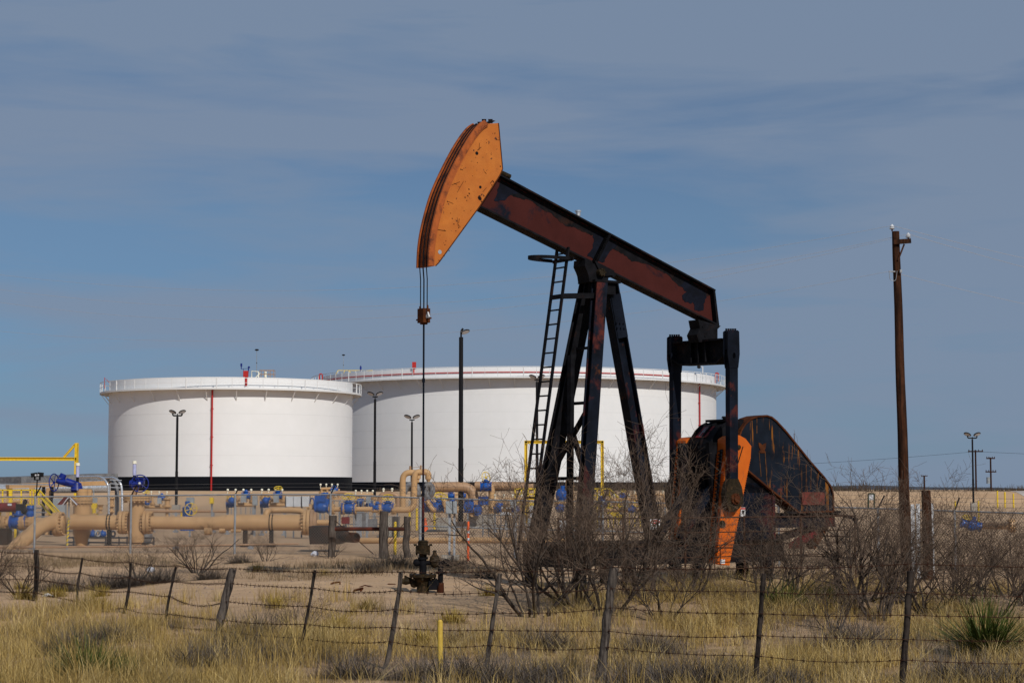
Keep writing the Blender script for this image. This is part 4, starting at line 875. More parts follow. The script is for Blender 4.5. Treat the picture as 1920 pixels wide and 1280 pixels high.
# ------------------------------------------------------------------ chain link fence
CF = thing('chainlink_fence', 'long galvanised chain link fence with angled barbed wire arms', 'fence', ground_at(440, 59))
rail = [(-60, 931.5, 60.5), (66, 931, 60), (246, 929, 59.5), (441, 927, 59), (620, 926.5, 58), (788, 933, 56.5), (966, 938, 55.2), (1130, 940, 54.3), (1290, 944, 53), (1460, 948, 51.5), (1646, 953, 50), (1790, 958, 48), (1990, 964, 45.5)]
RN = [at(*r) for r in rail]; RG = [Vector((q.x, q.y, G(q.x, q.y)+.02)) for q in RN]
mb = MB(); mb.path(RN, .024, 6); mb.build('top_rail', M['steel'], CF)
for i, (a, g) in enumerate(zip(RN, RG)):
    mb = MB(); r = .045 if i in (5, 6) else .034; mb.tube(g-Vector((0, 0, .1)), a+Vector((0, 0, .03)), r, None, 8); po = mb.build('post', M['steel'], CF)
    mb = MB(); mb.bar(a, a+Vector((.15 if i != 10 else .2, .12, .34)), .035, .02); mb.build('barb_arm', M['pole'], po)
for k in range(3):
    mb = MB()
    for a, b in zip(RN, RN[1:]): o_ = Vector((.15, .12, .34))*(.36+.31*k); mb.tube(a+o_, b+o_, .004, None, 3, False)
    mb.build('barbed_strand', M['fencewire'], CF, False)
sp = .088
for i in range(len(RN)-1):
    a, b, g0_, g1_ = RN[i], RN[i+1], RG[i], RG[i+1]; Ln = (b-a).length; H0, H1 = a.z-g0_.z, b.z-g1_.z; H = (H0+H1)/2; P0 = []; P1 = []
    def at_(s_, h): f_ = s_/Ln; g = g0_.lerp(g1_, f_); return (g.x, g.y, g.z+h*((H0*(1-f_)+H1*f_)/H))
    x = -H
    while x < Ln:
        for sgn in (1, -1):
            s0_, s1_ = (x, x+H) if sgn == 1 else (x+H, x)
            h0, h1 = 0., H
            c0, c1 = s0_, s1_
            if sgn == 1:
                if c0 < 0: h0 = -c0; c0 = 0
                if c1 > Ln: h1 = H-(c1-Ln); c1 = Ln
            else:
                if c0 > Ln: h0 = c0-Ln; c0 = Ln
                if c1 < 0: h1 = H+c1; c1 = 0
            if h1-h0 > .03: P0.append(at_(c0, h0)); P1.append(at_(c1, h1))
        x += sp
    P0 = np.array(P0); P1 = np.array(P1); V, Fq = tubes_np(P0, P1, np.full(len(P0), .0050), np.full(len(P0), .0050), 3)
    o_ = ORG[CF.name]; ob = bigmesh('wire_mesh', V-np.array(o_), Fq, M['fencewire'], CF)
mb = MB()
for i in (5, 6, 7, 8): mb.tube(RN[i]-Vector((0, 0, .82)), RN[i+1]-Vector((0, 0, .82)), .02, None, 6)
mb.build('mid_rail', M['steel'], CF)
# wooden brace posts at the fence
HB = thing('brace_posts', 'three weathered wooden posts tied by a rusty pipe along the chain link fence', 'post brace', ground_at(720, 56))
for px, yt, yb, D, r in ((624, 966, 1041, 56.5, .11), (719, 958, 1040, 55.5, .13), (763, 968, 1030, 56, .10)):
    g = ground_at(px, D); tz = at(px, yt, D).z; mb = MB(); rr = random.Random(px); pts = [Vector((g.x+rr.uniform(-.03, .03), D, g.z-.1+(tz-g.z+.1)*k/7)) for k in range(8)]
    mb.path(pts, r, 9, radii=[r*rr.uniform(.85, 1.15) for _ in pts]); mb.build('post', M['oldwood'], HB)
mb = MB(); mb.tube(at(628, 991, 56), at(765, 991, 56), .055, None, 8); mb.build('brace_pipe', mat('rusty_brown_pipe', (.11, .028, .018), (.04, .02, .015), 3), HB)
mb = MB(); mb.tube(at(720, 1033, 55.8), at(765, 970, 56), .012, None, 4); mb.tube(at(628, 975, 56.4), at(700, 1038, 55), .012, None, 4); mb.build('guy_wire', M['wire'], HB)
# posts at the right of the fence
b = ground_at(1738, 44.5); zt_ = at(1738, 919, 44.5).z; mb = MB(); pts = [b+(Vector((b.x-.02, 44.5, zt_))-b)*(k/6)+Vector((random.uniform(-.01, .01), 0, 0)) for k in range(7)]; mb.path(pts, .1, 12, radii=[.125, .12, .115, .112, .11, .108, .105])
solo(mb, 'wooden_stub_post', M['wood'], 'short thick brown wooden post with a flat top beside the leaning pole', 'post', b)
b = ground_at(1712, 45.5); mb = MB()
for px, yt, m_ in ((1711, 945, 0), (1721, 944, 0), (1748, 943, 0)): q = at(px, yt, 45.5); g = ground_at(px, 45.5); mb.box(((q.x), 45.5, (q.z+g.z)/2), (.085 if px != 1748 else .05, .03, q.z-g.z))
solo(mb, 'grey_boards', M['lightgrey'], 'pale grey upright boards behind the short thick wooden post', 'boards', b)
def bollard(px, yt, yb, D, wpx, label, m_='yellow', gr='yellow bollards in the pipe yard'):
    a = at(px, yt, D); g = ground_at(px, D); r = wpx/F*D/2; mb = MB(); mb.tube((a.x, D, min(at(px, yb, D).z, g.z)-.02), (a.x, D, a.z-.02), r, None, 10); mb.sphere((a.x, D, a.z-.03), r*.99, 8, (1, 1, .6))
    return solo(mb, 'bollard', M[m_], label, 'bollard', g, gr)
bollard(741, 977, 1034, 58.5, 5.5, 'bright yellow bollard standing between the two right brace posts')
bollard(768, 951, 992, 92, 4, 'yellow bollard beside the foot of the nearer pipe loop'); bollard(781.5, 952, 992, 92, 4, 'yellow bollard left of the pumping rod and right of the pipe loop'); bollard(814.5, 952, 993, 92, 4, 'yellow bollard right of the traffic cone')
bollard(341, 956, 978, 100, 4, 'yellow bollard just right of the lamp pole at the smaller tank'); bollard(818, 969, 985, 110, 3.2, 'small yellow bollard half hidden behind the one by the cone')
for px, yt, yb, lb in ((1870, 920, 940, 'first of three far bollards along the ramp road, at its left edge'), (1884, 922, 945, 'middle one of three far bollards along the ramp road'), (1900, 925, 951, 'last of three far bollards along the ramp road, closest to the fence')): bollard(px, yt, yb, 196, 3.2, lb)
bollard(1791, 938, 972, 92, 3, 'thin yellow bollard left of the far twin lamp pole'); bollard(1834.5, 938, 976, 92, 3, 'thin yellow bollard just right of the far twin lamp pole')
b = ground_at(798, 90); mb = MB(); h = at(798, 970, 90).z-b.z; mb.box(b+Vector((0, 0, .03)), (.34, .34, .06)); mb.tube(b+Vector((0, 0, .05)), b+Vector((0, 0, max(.45, h))), .14, .03, 12); solo(mb, 'traffic_cone', M['cone'], 'orange traffic cone standing behind the chain link fence', 'cone', b)
mb = MB(); b = ground_at(878, 53.5); zt_ = at(878, 977, 53.5).z; t_ = thing('marker_stake', 'orange and white striped stake in front of the chain link fence', 'marker stake', b)
mb.tube(b, (b.x, 53.5, zt_), .035, None, 8); mb.build('stake', M['cone'], t_)
mb = MB()
for py in (996, 1010): mb.tube(at(878, py+3, 53.5)-Vector((0, .0, 0)), at(878, py-2, 53.5), .038, None, 8)
mb.build('stripe', M['lightgrey'], t_)
# sign board on the berm
t_ = thing('notice_board', 'small pale notice board on two green legs against the berm', 'sign', ground_at(1633, 190)); zt_ = at(1633, 925, 190).z; x0, x1 = at(1628, 930, 190).x, at(1639, 930, 190).x; zb_ = at(1633, 943, 190).z
mb = MB()
for x in (x0, x1): mb.bar((x, 190, G(x, 190)-.1), (x, 190, zt_), .14, .1)
mb.bar((x0, 190, zt_), (x1, 190, zt_), .14, .1); mb.build('frame', mat('dark_green_paint', (.02, .04, .025), None), t_)
mb = MB(); mb.box(((x0+x1)/2, 190, zt_-.35), (x1-x0-.12, .05, .55)); mb.build('panel', M['lightgrey'], t_)
# ------------------------------------------------------------------ pipe yard
def flange(mb, c, ax, r, th=.06, gap=.02, nb=14):
    """bolted flange pair on a pipe"""
    c = Vector(c); ax = Vector(ax).normalized(); x = ax.orthogonal().normalized(); y = ax.cross(x)
    mb.tube(c-ax*(th+gap/2), c-ax*gap/2, r, None, 20); mb.tube(c+ax*gap/2, c+ax*(th+gap/2), r, None, 20); mb.tube(c-ax*gap, c+ax*gap, r*.82, None, 16, False)
    for i in range(nb):
        a = 2*math.pi*i/nb; o = (x*math.cos(a)+y*math.sin(a))*r*.88; mb.tube(c+o-ax*(th*1.5+gap/2+.03), c+o+ax*(th*1.5+gap/2+.03), r*.065+.006, None, 6)
    return mb
def wheel(mb, c, ax, r, t_=.014, sp=5):
    c = Vector(c); ax = Vector(ax).normalized(); mb.torus(c, ax, r, t_, 24, 6); x = ax.orthogonal().normalized(); y = ax.cross(x)
    for i in range(sp): a = 2*math.pi*i/sp+.5; mb.tube(c, c+(x*math.cos(a)+y*math.sin(a))*r, t_*.8, None, 5, False)
    mb.tube(c-ax*.03, c+ax*.03, r*.14, None, 8); return mb
X_ = Vector((1, 0, 0)); Y_ = Vector((0, 1, 0)); Z_ = Vector((0, 0, 1))
def valve(par, c, r, ax=X_, up=Z_, whl='yellow', wr=None, wax=None, body='blue', bon=2.2):
    """gate valve: round body with flanges, bonnet, stem and wheel"""
    c = Vector(c); mb = MB(); L_ = r*1.5
    mb.lathe(c-ax*L_, ax, [(0, r*1.35), (r*.25, r*1.35), (r*.3, r*1.0), (L_*.7, r*1.25), (L_*1.3, r*1.25), (L_*2-r*.3, r*1.0), (L_*2-r*.25, r*1.35), (L_*2, r*1.35)], 14)
    mb.lathe(c, up, [(0, r), (r*1.3, r*.8), (r*1.35, r*1.15), (r*1.6, r*1.15), (r*1.65, r*.6), (r*bon, r*.4)], 12)
    v = mb.build('valve', M[body], par)
    if whl:
        wr = wr or r*1.1; mb = MB(); q = c+up*r*(bon+.5); mb.tube(c+up*r*bon, q, .02, None, 6); wheel(mb, q, wax or (up+Vector((0, -.55, 0))), wr, max(.014, wr*.07)); mb.build('handwheel', M[whl], v)
    return v
def pipe(par, pts, r, m_='tan', bend=None, n=12, name='pipe'):
    mb = MB(); mb.path([Vector(p) for p in pts], r, n, bend=bend if bend is not None else r*2.6); return mb.build(name, M[m_], par)
def sup(par, px, py, D, w_=.12, m_='concrete', name='support'):
    c = at(px, py, D); g = G(c.x, D); mb = MB(); mb.box((c.x, D, (c.z+g)/2-.03), (w_, w_*1.3, c.z-g+.06)); mb.box((c.x, D, g+.03), (w_*2.2, w_*2.4, .1)); return mb.build(name, M[m_], par)
# --- main trunk line
D0 = 66.0
ML = thing('trunk_pipeline', 'fat tan pipeline with bolted flanges running low behind the chain link fence', 'pipeline', ground_at(350, D0))
zc = at(300, 979, D0).z; rp = .255
def on(px, py=979, D=D0): return at(px, py, D)
mb = MB(); mb.tube(on(130, 978), on(234, 979), rp, None, 20); mb.build('pipe', M['tan'], ML)
mb = MB(); mb.tube(on(284, 979), on(398, 980.5), .225, None, 20); mb.tube(on(398, 980.5), on(425, 979), .225, .275, 20, False); mb.tube(on(425, 979), on(572, 979), .275, None, 20); mb.build('pipe', M['tan'], ML)
mb = MB(); mb.path([on(108, 978), on(85, 982, 65.6), on(50, 1004, 64.6), on(18, 1034, 63.6), on(0, 1052, 63)], .25, 18, 0, radii=[.255]*5); mb = MB(); mb.path([on(112, 977), on(74, 984, 65.3), on(-8, 1062, 62.8)], .25, 20, bend=1.2); mb.build('elbow', M['tan'], ML)
mb = MB(); flange(mb, on(110.5, 982), (1, -.1, .1), .42, .09, .03, 20); mb.tube(on(100, 982), on(121, 982), .29, .29, 18); fl = mb.build('flange', M['tan'], ML)
for px, r in ((232, .40), (276, .40), (576, .44)): mb = MB(); flange(mb, on(px), X_, r, .09, .03, 20); mb.build('flange', M['tan'], ML)
mb = MB(); mb.lathe(on(583), X_, [(0, .44), (.1, .44), (.11, .36), (.2, .36), (.21, .25)], 20); mb.build('blind_flange', M['tan2'], ML)
mb = MB(); c = on(256); mb.tube((c.x, D0, at(256, 1016, D0).z), (c.x, D0, at(256, 928, D0).z), .27, None, 18); mb.tube((c.x-.1, D0, c.z), (c.x+.2, D0, c.z), .26, None, 16); mb.tube((c.x, D0, at(256, 1016, D0).z), (c.x, D0, at(256, 1020, D0).z), .20, None, 14); mb.build('strainer_body', M['tan'], ML)
mb = MB(); flange(mb, (c.x, D0, at(256, 934, D0).z), Z_, .47, .07, .02, 16); mb.tube((c.x, D0, at(256, 940, D0).z), (c.x, D0, at(256, 934, D0).z), .27, .4, 16); mb.build('flange', M['tan'], ML)
mb = MB(); c2 = on(145); mb.tube((c2.x, D0+.7, at(145, 1003, D0).z), (c2.x, D0+.7, at(145, 945, D0).z), .30, None, 18); mb.tube((c2.x, D0+.7, at(145, 945, D0).z), (c2.x, D0+.7, at(145, 916, D0).z), .20, None, 16); flange(mb, (c2.x, D0+.7, at(145, 939, D0).z), Z_, .36, .07, .02, 16); flange(mb, (c2.x+.1, D0+.6, at(145, 969, D0).z), Z_, .42, .05, .02, 16); mb.tube((c2.x, D0+.7, 0), (c2.x, D0+.7, at(145, 1003, D0).z), .18, .28, 14); mb.build('riser', M['tan'], ML)
def tall_valve(px, py, D, par, facing):
    c = at(px, py, D); mb = MB()
    if facing:                                                    # wheel faces the road
        mb.tube(c+Vector((-.32, 0, .0)), c+Vector((.12, 0, 0)), .13, None, 10); mb.tube(c+Vector((0, .1, 0)), c+Vector((0, -.22, 0)), .14, .09, 10); mb.box(c+Vector((.02, .05, .10)), (.28, .3, .22))
        v = mb.build('valve_actuator', M['deepblue'], par); mb = MB(); wheel(mb, c+Vector((.08, -.3, .02)), (.15, -1, .05), .29, .02, 5); mb.build('handwheel', M['deepblue'], v); mb = MB(); mb.sphere(c+Vector((.08, -.37, .02)), .05, 8); mb.build('hub', M['lightgrey'], v)
        s0 = c+Vector((-.18, .05, .05))
    else:
        mb.tube(c+Vector((-.42, -.05, .02)), c+Vector((-.05, -.02, -.05)), .08, .13, 10); mb.tube(c+Vector((-.25, 0, .1)), c+Vector((-.18, 0, .25)), .13, .11, 10); mb.tube(c+Vector((-.1, 0, -.02)), c+Vector((.34, 0, -.14)), .15, .12, 12); mb.tube(c+Vector((.1, 0, -.28)), c+Vector((.42, 0, -.28)), .1, None, 10); mb.tube(c+Vector((.28, 0, -.3)), c+Vector((.28, 0, -.05)), .22, .15, 12)
        v = mb.build('valve_actuator', M['deepblue'], par); mb = MB(); wheel(mb, c+Vector((-.5, -.05, -.04)), (1, -.35, 0), .30, .02, 5); mb.build('handwheel', M['deepblue'], v)
        s0 = c+Vector((.30, 0, -.1))
    mb = MB(); mb.tube(s0, s0+Vector((0, 0, .33)), .05, None, 8); mb.build('indicator_base', M['pole'], v)
    mb = MB(); mb.tube(s0+Vector((0, 0, .25)), s0+Vector((0, 0, .66)), .062, None, 10); mb.build('indicator_tube', M['lilac'], v); mb = MB(); mb.tube(s0+Vector((0, 0, .64)), s0+Vector((0, 0, .74)), .08, .07, 10); mb.build('cap', M['cream'], v)
tall_valve(261, 907, D0, ML, True); tall_valve(129, 902, D0+.7, ML, False)
mb = MB(); mb.bar((c.x-.15, D0, at(256, 934, D0).z), (c.x+.02, D0, at(256, 908, D0).z), .16, .14); mb.build('stem_guard', M['tan2'], ML)
for px in (205, 509):
    mb = MB(); q = on(px)
    for dx in (-.05, .05): mb.torus(q+Vector((dx, 0, 0)), X_, rp+.025, .018, 24, 5)
    mb.build('pipe_strap', M['pole'], ML); sup(ML, px, 993, D0, .13, 'pole')
sup(ML, 460, 992, D0, .14, 'trough')
mb = MB(); q = on(415, 992); mb.tube(q+Vector((-.55, -.1, -.05)), q+Vector((-.3, -.1, -.05)), .14, None, 10); mb.tube(q+Vector((-.05, -.1, -.02)), q+Vector((.15, -.1, -.02)), .10, None, 10); mb.tube(q+Vector((.35, -.1, -.03)), q+Vector((.7, -.1, -.03)), .07, None, 10); mb.build('drain_flange', M['tan'], ML)
pipe(ML, [on(497, 970), on(500, 958), on(510, 956, D0+.4), on(560, 956, D0+.4), on(575, 962, D0+.3)], .105, 'tan', .3)
mb = MB(); mb.tube(on(587, 979), on(622, 979, D0), .10, None, 10); mb.build('branch_pipe', M['tan'], ML)
# low thin line along the ground
LG = thing('low_pipe', 'thin tan ground pipe running along the bottom of the yard behind the fence', 'pipe', ground_at(300, 64)); pipe(LG, [at(-60, 1026, 63.5), at(240, 1024, 63.5), at(560, 1019, 64.5)], .035, 'tan2')
for px in (60, 330, 470): sup(LG, px, 1023, 63.8, .08, 'steel')
L2 = thing('ground_pipe', 'long straight tan pipe lying on the sand behind the wellhead', 'pipe', ground_at(760, 60.5)); pipe(L2, [at(676, 1013, 61), at(900, 1012, 60), at(1100, 1014, 59)], .10, 'tan')
# dark coated pipe heap
TR = thing('coated_pipe_stub', 'dark coated pipe stubs with open round ends lying by the fence', 'pipe', ground_at(620, 61)); mb = MB()
uzp = [(at(p, q, 61).x, at(p, q, 61).z) for p, q in ((581, 986), (640, 986), (648, 1000), (640, 1019), (583, 1019))]; mb.prism(uzp, lambda x, z: (x, 60.6, z), lambda x, z: (x, 62.2, z)); mb.build('saddle_block', M['trough'], TR)
for px, r in ((668, .16), (654, .14)):
    mb = MB(); c = at(px, 1007.5, 60.4); a = c+Vector((-.9, 1.0, .02))
    for rr, cap in ((r, False), (r*.86, False)): mb.tube(a, c, rr, None, 16, cap)
    mb.torus(c, (c-a), r*.93, r*.08, 18, 5); mb.tube(a, a+(c-a)*.5, r*.85, None, 14); mb.build('pipe_stub', M['trough'] if px < 660 else M['rust'], TR)
# --- middle manifold with four big blue valves
D1_ = 76.0
MA = thing('valve_manifold', 'tan manifold pipe carrying big blue valves with yellow wheels, left of the pumping rod', 'manifold', ground_at(660, D1_))
def m1(px, py=954, D=D1_): return at(px, py, D)
pipe(MA, [m1(575), m1(697)], .10, 'tan'); pipe(MA, [m1(697, 955), m1(776, 955.5), m1(777, 886), m1(791, 884, D1_), m1(803, 885, D1_), m1(803, 898, D1_)], .125, 'tan', .32)
for px in (583, 624, 643, 665, 714, 738): mb = MB(); flange(mb, m1(px), X_, .21, .04, .01, 10); mb.build('flange', M['tan'], MA)
valve(MA, m1(603, 951), .18, bon=2.4, whl=None); mb = MB(); q = m1(600, 938); mb.box(q+Vector((0, 0, .05)), (.4, .3, .3)); mb.box(q+Vector((.28, 0, -.03)), (.24, .2, .2)); mb.torus(q+Vector((-.3, -.12, -.1)), (1, .6, 0), .2, .025, 16, 6); mb.tube(q+Vector((.1, 0, -.1)), q+Vector((.1, 0, .3)), .06, None, 8); mb.build('actuator', M['blue'], MA)
valve(MA, m1(653, 953), .175, wr=.25); valve(MA, m1(727, 952), .155, wr=.22); valve(MA, m1(708, 952), .12, whl=None)
sup(MA, 736, 968, D1_+2, .55, 'concrete', 'footing'); 
for px, sc_ in ((671, .10), (676, .10), (688, .08)): sup(MA, px, 962, D1_, sc_, 'steel')
mb = MB(); mb.box(m1(690, 982, 80), (.75, .4, .42)); mb.build('sump_box', M['insul'], MA); mb = MB(); mb.tube(m1(676, 960, 77), m1(676, 976, 77), .28, .2, 12); mb.build('insulated_drop', M['insul'], MA)
mb = MB(); mb.tube(m1(803, 897), m1(803, 903), .10, .06, 10); mb.build('nozzle', M['tan'], MA)
mb = MB(); mb.path([m1(803, 903), m1(803, 908), m1(798, 912), m1(798, 926), m1(804, 934)], .13, 12, .2); mb.path([m1(804, 908), m1(810, 912), m1(811, 924), m1(802, 934)], .12, 12, .2); mb.build('insulated_bend', M['insul'], MA)
LB = thing('pipe_loop', 'tan pipe loop standing just left of and behind the nearer loop by the pumping rod', 'pipe loop', ground_at(755, 80)); pipe(LB, [m1(755, 960, 80), m1(755, 886, 80), m1(783, 885, 80), m1(783, 897, 80)], .13, 'tan', .34)
mb = MB(); mb.tube(m1(783, 896, 80), m1(783, 904, 80), .09, .06, 10); mb.build('nozzle', M['tan'], LB); mb = MB(); mb.lathe(m1(783, 932, 80), Z_, [(0, .06), (.1, .15), (.4, .13), (.55, .05)], 12); mb.build('insulated_valve', M['insul'], LB)
mb = MB(); mb.path([m1(757, 925, 82), m1(763, 909, 82), m1(778, 907, 82)], .13, 10, .2); mb.build('insulated_elbow', M['insul'], LB)
mb = MB(); mb.tube(m1(769, 873, 80), m1(769, 882, 80), .04, None, 6); mb.tube(m1(789, 872, 80), m1(789, 880, 80), .04, None, 6); mb.tube(m1(766, 877, 80), m1(793, 874, 80), .012, None, 4); mb.build('gauge_tap', M['tan2'], LB)
# far brown header right of the loops
HD = thing('header_pipe', 'brown tan header pipe crossing in front of the large tank base', 'pipe', ground_at(860, 98)); pipe(HD, [at(806, 913, 98), at(888, 912, 98), at(888, 958, 98)], .27, 'tan2', .7); pipe(HD, [at(890, 910, 99), at(1000, 911, 99)], .22, 'tan2'); pipe(HD, [at(915, 911, 98), at(922, 911, 98), at(922, 962, 98)], .17, 'tan', .5)
valve(HD, at(911, 912, 97.5), .19, wr=.28, whl='yellow', bon=2.0, wax=Vector((1, -1, .2))); mb = MB(); mb.tube(at(906, 930, 97), at(906, 946, 97), .27, None, 12); mb.build('actuator', M['blue'], HD)
valve(HD, at(879, 948, 97), .22, whl=None, ax=Z_, up=-Y_*1.0); valve(HD, at(896, 956, 97), .18, whl=None, ax=Z_, up=-Y_*1.0)
mb = MB(); mb.tube(at(887, 957, 97.5), at(887, 957, 96.9), .3, None, 14); mb.build('end_cap', M['tan'], HD); sup(HD, 888, 960, 98, .5, 'concrete'); sup(HD, 922, 963, 98, .4, 'concrete')
# pair of blue valves right of the pumping rod
VR = thing('sloping_valve_pipe', 'tan pipe with two tilted blue valves between the cone and the grey boxes', 'pipe', ground_at(815, 88))
pipe(VR, [at(799, 948, 88), at(806, 955, 88), at(860, 955, 88)], .15, 'tan', .3); pipe(VR, [at(800, 938, 87), at(812, 956, 87), at(818, 956, 87)], .12, 'tan', .5); pipe(VR, [at(832, 937, 87), at(836, 953, 87), at(850, 954, 87)], .11, 'tan', .4)
for px in (800, 821): valve(VR, at(px, 950, 87.5), .19, whl='yellow' if px > 810 else None, wr=.3, up=Vector((.3, 0, 1)).normalized())
sup(VR, 832, 970, 90, .7, 'concrete', 'footing')
# grey boxes on posts by the fence
GBX = thing('control_box', 'pair of grey control boxes on posts at the fence right of the pumping rod', 'control box', ground_at(845, 55))
for px, w_ in ((843, .22), (852, .14)):
    mb = MB(); c = at(px, 951, 54.6); mb.box(c, (w_, .16, .36)); mb.box(c+Vector((0, -.09, 0)), (w_*.86, .02, .32)); mb.build('box', M['grey'], GBX); mb = MB(); g = ground_at(px, 54.6); mb.bar(g, (c.x, 54.7, c.z-.15), .06, .06); mb.build('post', M['steel'], GBX)
mb = MB(); g = ground_at(845, 54.6); mb.box(g+Vector((0, 0, .06)), (.5, .4, .14)); mb.build('pad', M['concrete'], GBX)
# --- meter skids, small detailed assemblies
def skid(px0, px1, D, lab, seed, yb=958, yt=922):
    rr = random.Random(seed); t_ = thing('meter_skid', lab, 'meter skid', ground_at((px0+px1)/2, D), 'small meter skids in the yard')
    y0 = yb-12; pipe(t_, [at(px0, y0, D), at(px1, y0, D)], .085, 'tan'); pipe(t_, [at(px0+4, y0-20, D), at(px1-6, y0-21, D)], .07, 'tan')
    xs_ = np.linspace(px0+5, px1-5, 4)
    for i, x in enumerate(xs_):
        pipe(t_, [at(x, y0, D), at(x, y0-20, D)], .06, 'tan')
        mb = MB(); flange(mb, at(x, y0-rr.uniform(6, 14), D), Z_, .14, .03, .01, 8); mb.build('flange', M['tan'], t_)
        if i % 2 == 0: valve(t_, at(x+3, y0-rr.choice((1, 17)), D), .12, whl='yellow' if rr.random() < .6 else None, wr=.17)
        mb = MB(); mb.tube(at(x-2, y0-20, D), at(x-2, y0-28, D), .02, None, 5); mb.sphere(at(x-2, y0-28, D), .06, 6); mb.build('gauge', M['cream'], t_)
    for x in (px0+3, px1-3): sup(t_, x, y0+1, D, .09, 'steel')
    mb = MB(); mb.box(at((px0+px1)/2+6, y0-12, D-.4), (.22, .15, .34)); mb.build('junction_box', M['grey'], t_)
    mb = MB(); c = at(px0+10, y0-8, D-.5); mb.sphere(c, .16, 8); mb.tube(c, c+Vector((.2, 0, .1)), .07, None, 8); mb.build('meter', M['blue'], t_)
    return t_
skid(424, 478, 84, 'meter skid of small tan pipes nearest the red tank pipe', 1)
skid(488, 536, 82, 'meter skid of small tan pipes and blue valves touching the three grey panels', 2)
skid(664, 706, 92, 'small blue valves behind the manifold between the two tanks', 3, 960)
skid(925, 985, 88, 'blue and tan pipe skid behind the leaning brush left of the ladder', 4, 968)
skid(1120, 1215, 92, 'blue and tan pipe skid under the yellow stair behind the pumpjack legs', 5, 968)
for i, (a, b, yt, D, lb) in enumerate(((655, 690, 921, 100, None),)): pass
HP = thing('pipe_hoop', 'low tan pipe hoop with two taps in front of the gap between the tanks', 'pipe loop', ground_at(730, 95)); pipe(HP, [at(712, 950, 95), at(712, 925, 95), at(746, 925, 95), at(746, 950, 95)], .13, 'tan2', .4)
for px in (719, 735): mb = MB(); mb.tube(at(px, 922, 95), at(px, 917, 95), .05, None, 6); mb.sphere(at(px, 917, 95), .08, 6); mb.build('tap', M['cream'], HP)
HQ = thing('pipe_hoop', 'low pale pipe hoop below the right edge of the smaller tank', 'pipe loop', ground_at(640, 95)); pipe(HQ, [at(622, 950, 95), at(622, 923, 95), at(656, 923, 95), at(656, 945, 95)], .09, 'tan2', .3)
def box_on_post(px, py, D, w_, h, m_, lab, cat='control box', name='control_box'):
    t_ = thing(name, lab, cat, ground_at(px, D)); c = at(px, py, D); mb = MB(); mb.box(c, (w_, .22, h)); mb.box(c+Vector((0, -.12, 0)), (w_*.85, .02, h*.85)); mb.build('box', M[m_], t_); mb = MB(); mb.bar(ground_at(px, D+.1), (c.x, D+.1, c.z), .07, .07); mb.build('post', M['steel'], t_); return t_
# fine clutter: stanchions, rails, conduits, small cases
def rail_run(px0, px1, py, D, hgt, m_, lab, step=9, nm='handrail'):
    t_ = thing(nm, lab, 'handrail', ground_at((px0+px1)/2, D)); mb = MB()
    for f_ in (0, .5): mb.tube(at(px0, py, D)-Vector((0, 0, hgt*f_)), at(px1, py, D)-Vector((0, 0, hgt*f_)), .022, None, 5)
    mb.build('rail', M[m_], t_)
    n_ = max(2, int((px1-px0)/step)); mb = MB()
    for k in range(n_+1): q = at(px0+(px1-px0)*k/n_, py, D); mb.tube((q.x, D, G(q.x, D)), q, .022, None, 5)
    mb.build('stanchions', M[m_], t_); return t_
rail_run(590, 700, 938, 86, .9, 'steel', 'thin grey handrail behind the big blue valves'); rail_run(650, 745, 968, 90, .7, 'insul', 'dark low rail under the manifold pipe', 13)
rail_run(905, 985, 965, 76, .8, 'insul', 'dark low rail behind the brush left of the ladder', 11); rail_run(0, 66, 990, 74, .6, 'insul', 'dark low rail beneath the flanged pipe at the left edge', 10)
rail_run(1110, 1210, 934, 99, .8, 'yellow', 'far yellow handrail between the pumpjack legs', 10); rail_run(425, 470, 934, 92, .7, 'steel', 'thin grey handrail behind the meter skid by the red tank pipe', 8)
skid(598, 640, 96, 'small pipe skid seen above the biggest blue valve', 6, 948); skid(20, 62, 90, 'small pipe skid behind the yellow railed platform', 7, 972); skid(1160, 1250, 108, 'far pipe skid right of the middle pumpjack leg', 8, 960); skid(838, 880, 104, 'small pipe skid behind the grey control boxes', 9, 958); skid(266, 320, 106, 'far pipe skid left of the lamp pole at the smaller tank', 10, 962)
for i, (px, py, D, w_, h, m_, lb) in enumerate(((648, 975, 86, .35, .3, 'darkred', 'small red case on the sand below the big blue valves'), (500, 978, 86, .22, .3, 'darkred', 'small red case below the meter skids'), (675, 962, 97, .4, .5, 'grey', 'grey junction box behind the manifold'), (745, 952, 98, .3, .4, 'grey', 'grey junction box beside the pipe hoop'), (906, 975, 84, .4, .5, 'concrete', 'pale concrete box behind the brush'), (948, 958, 92, .5, .4, 'lightgrey', 'pale case on a post left of the ladder foot'))): box_on_post(px, py, D, w_, h, m_, lb)
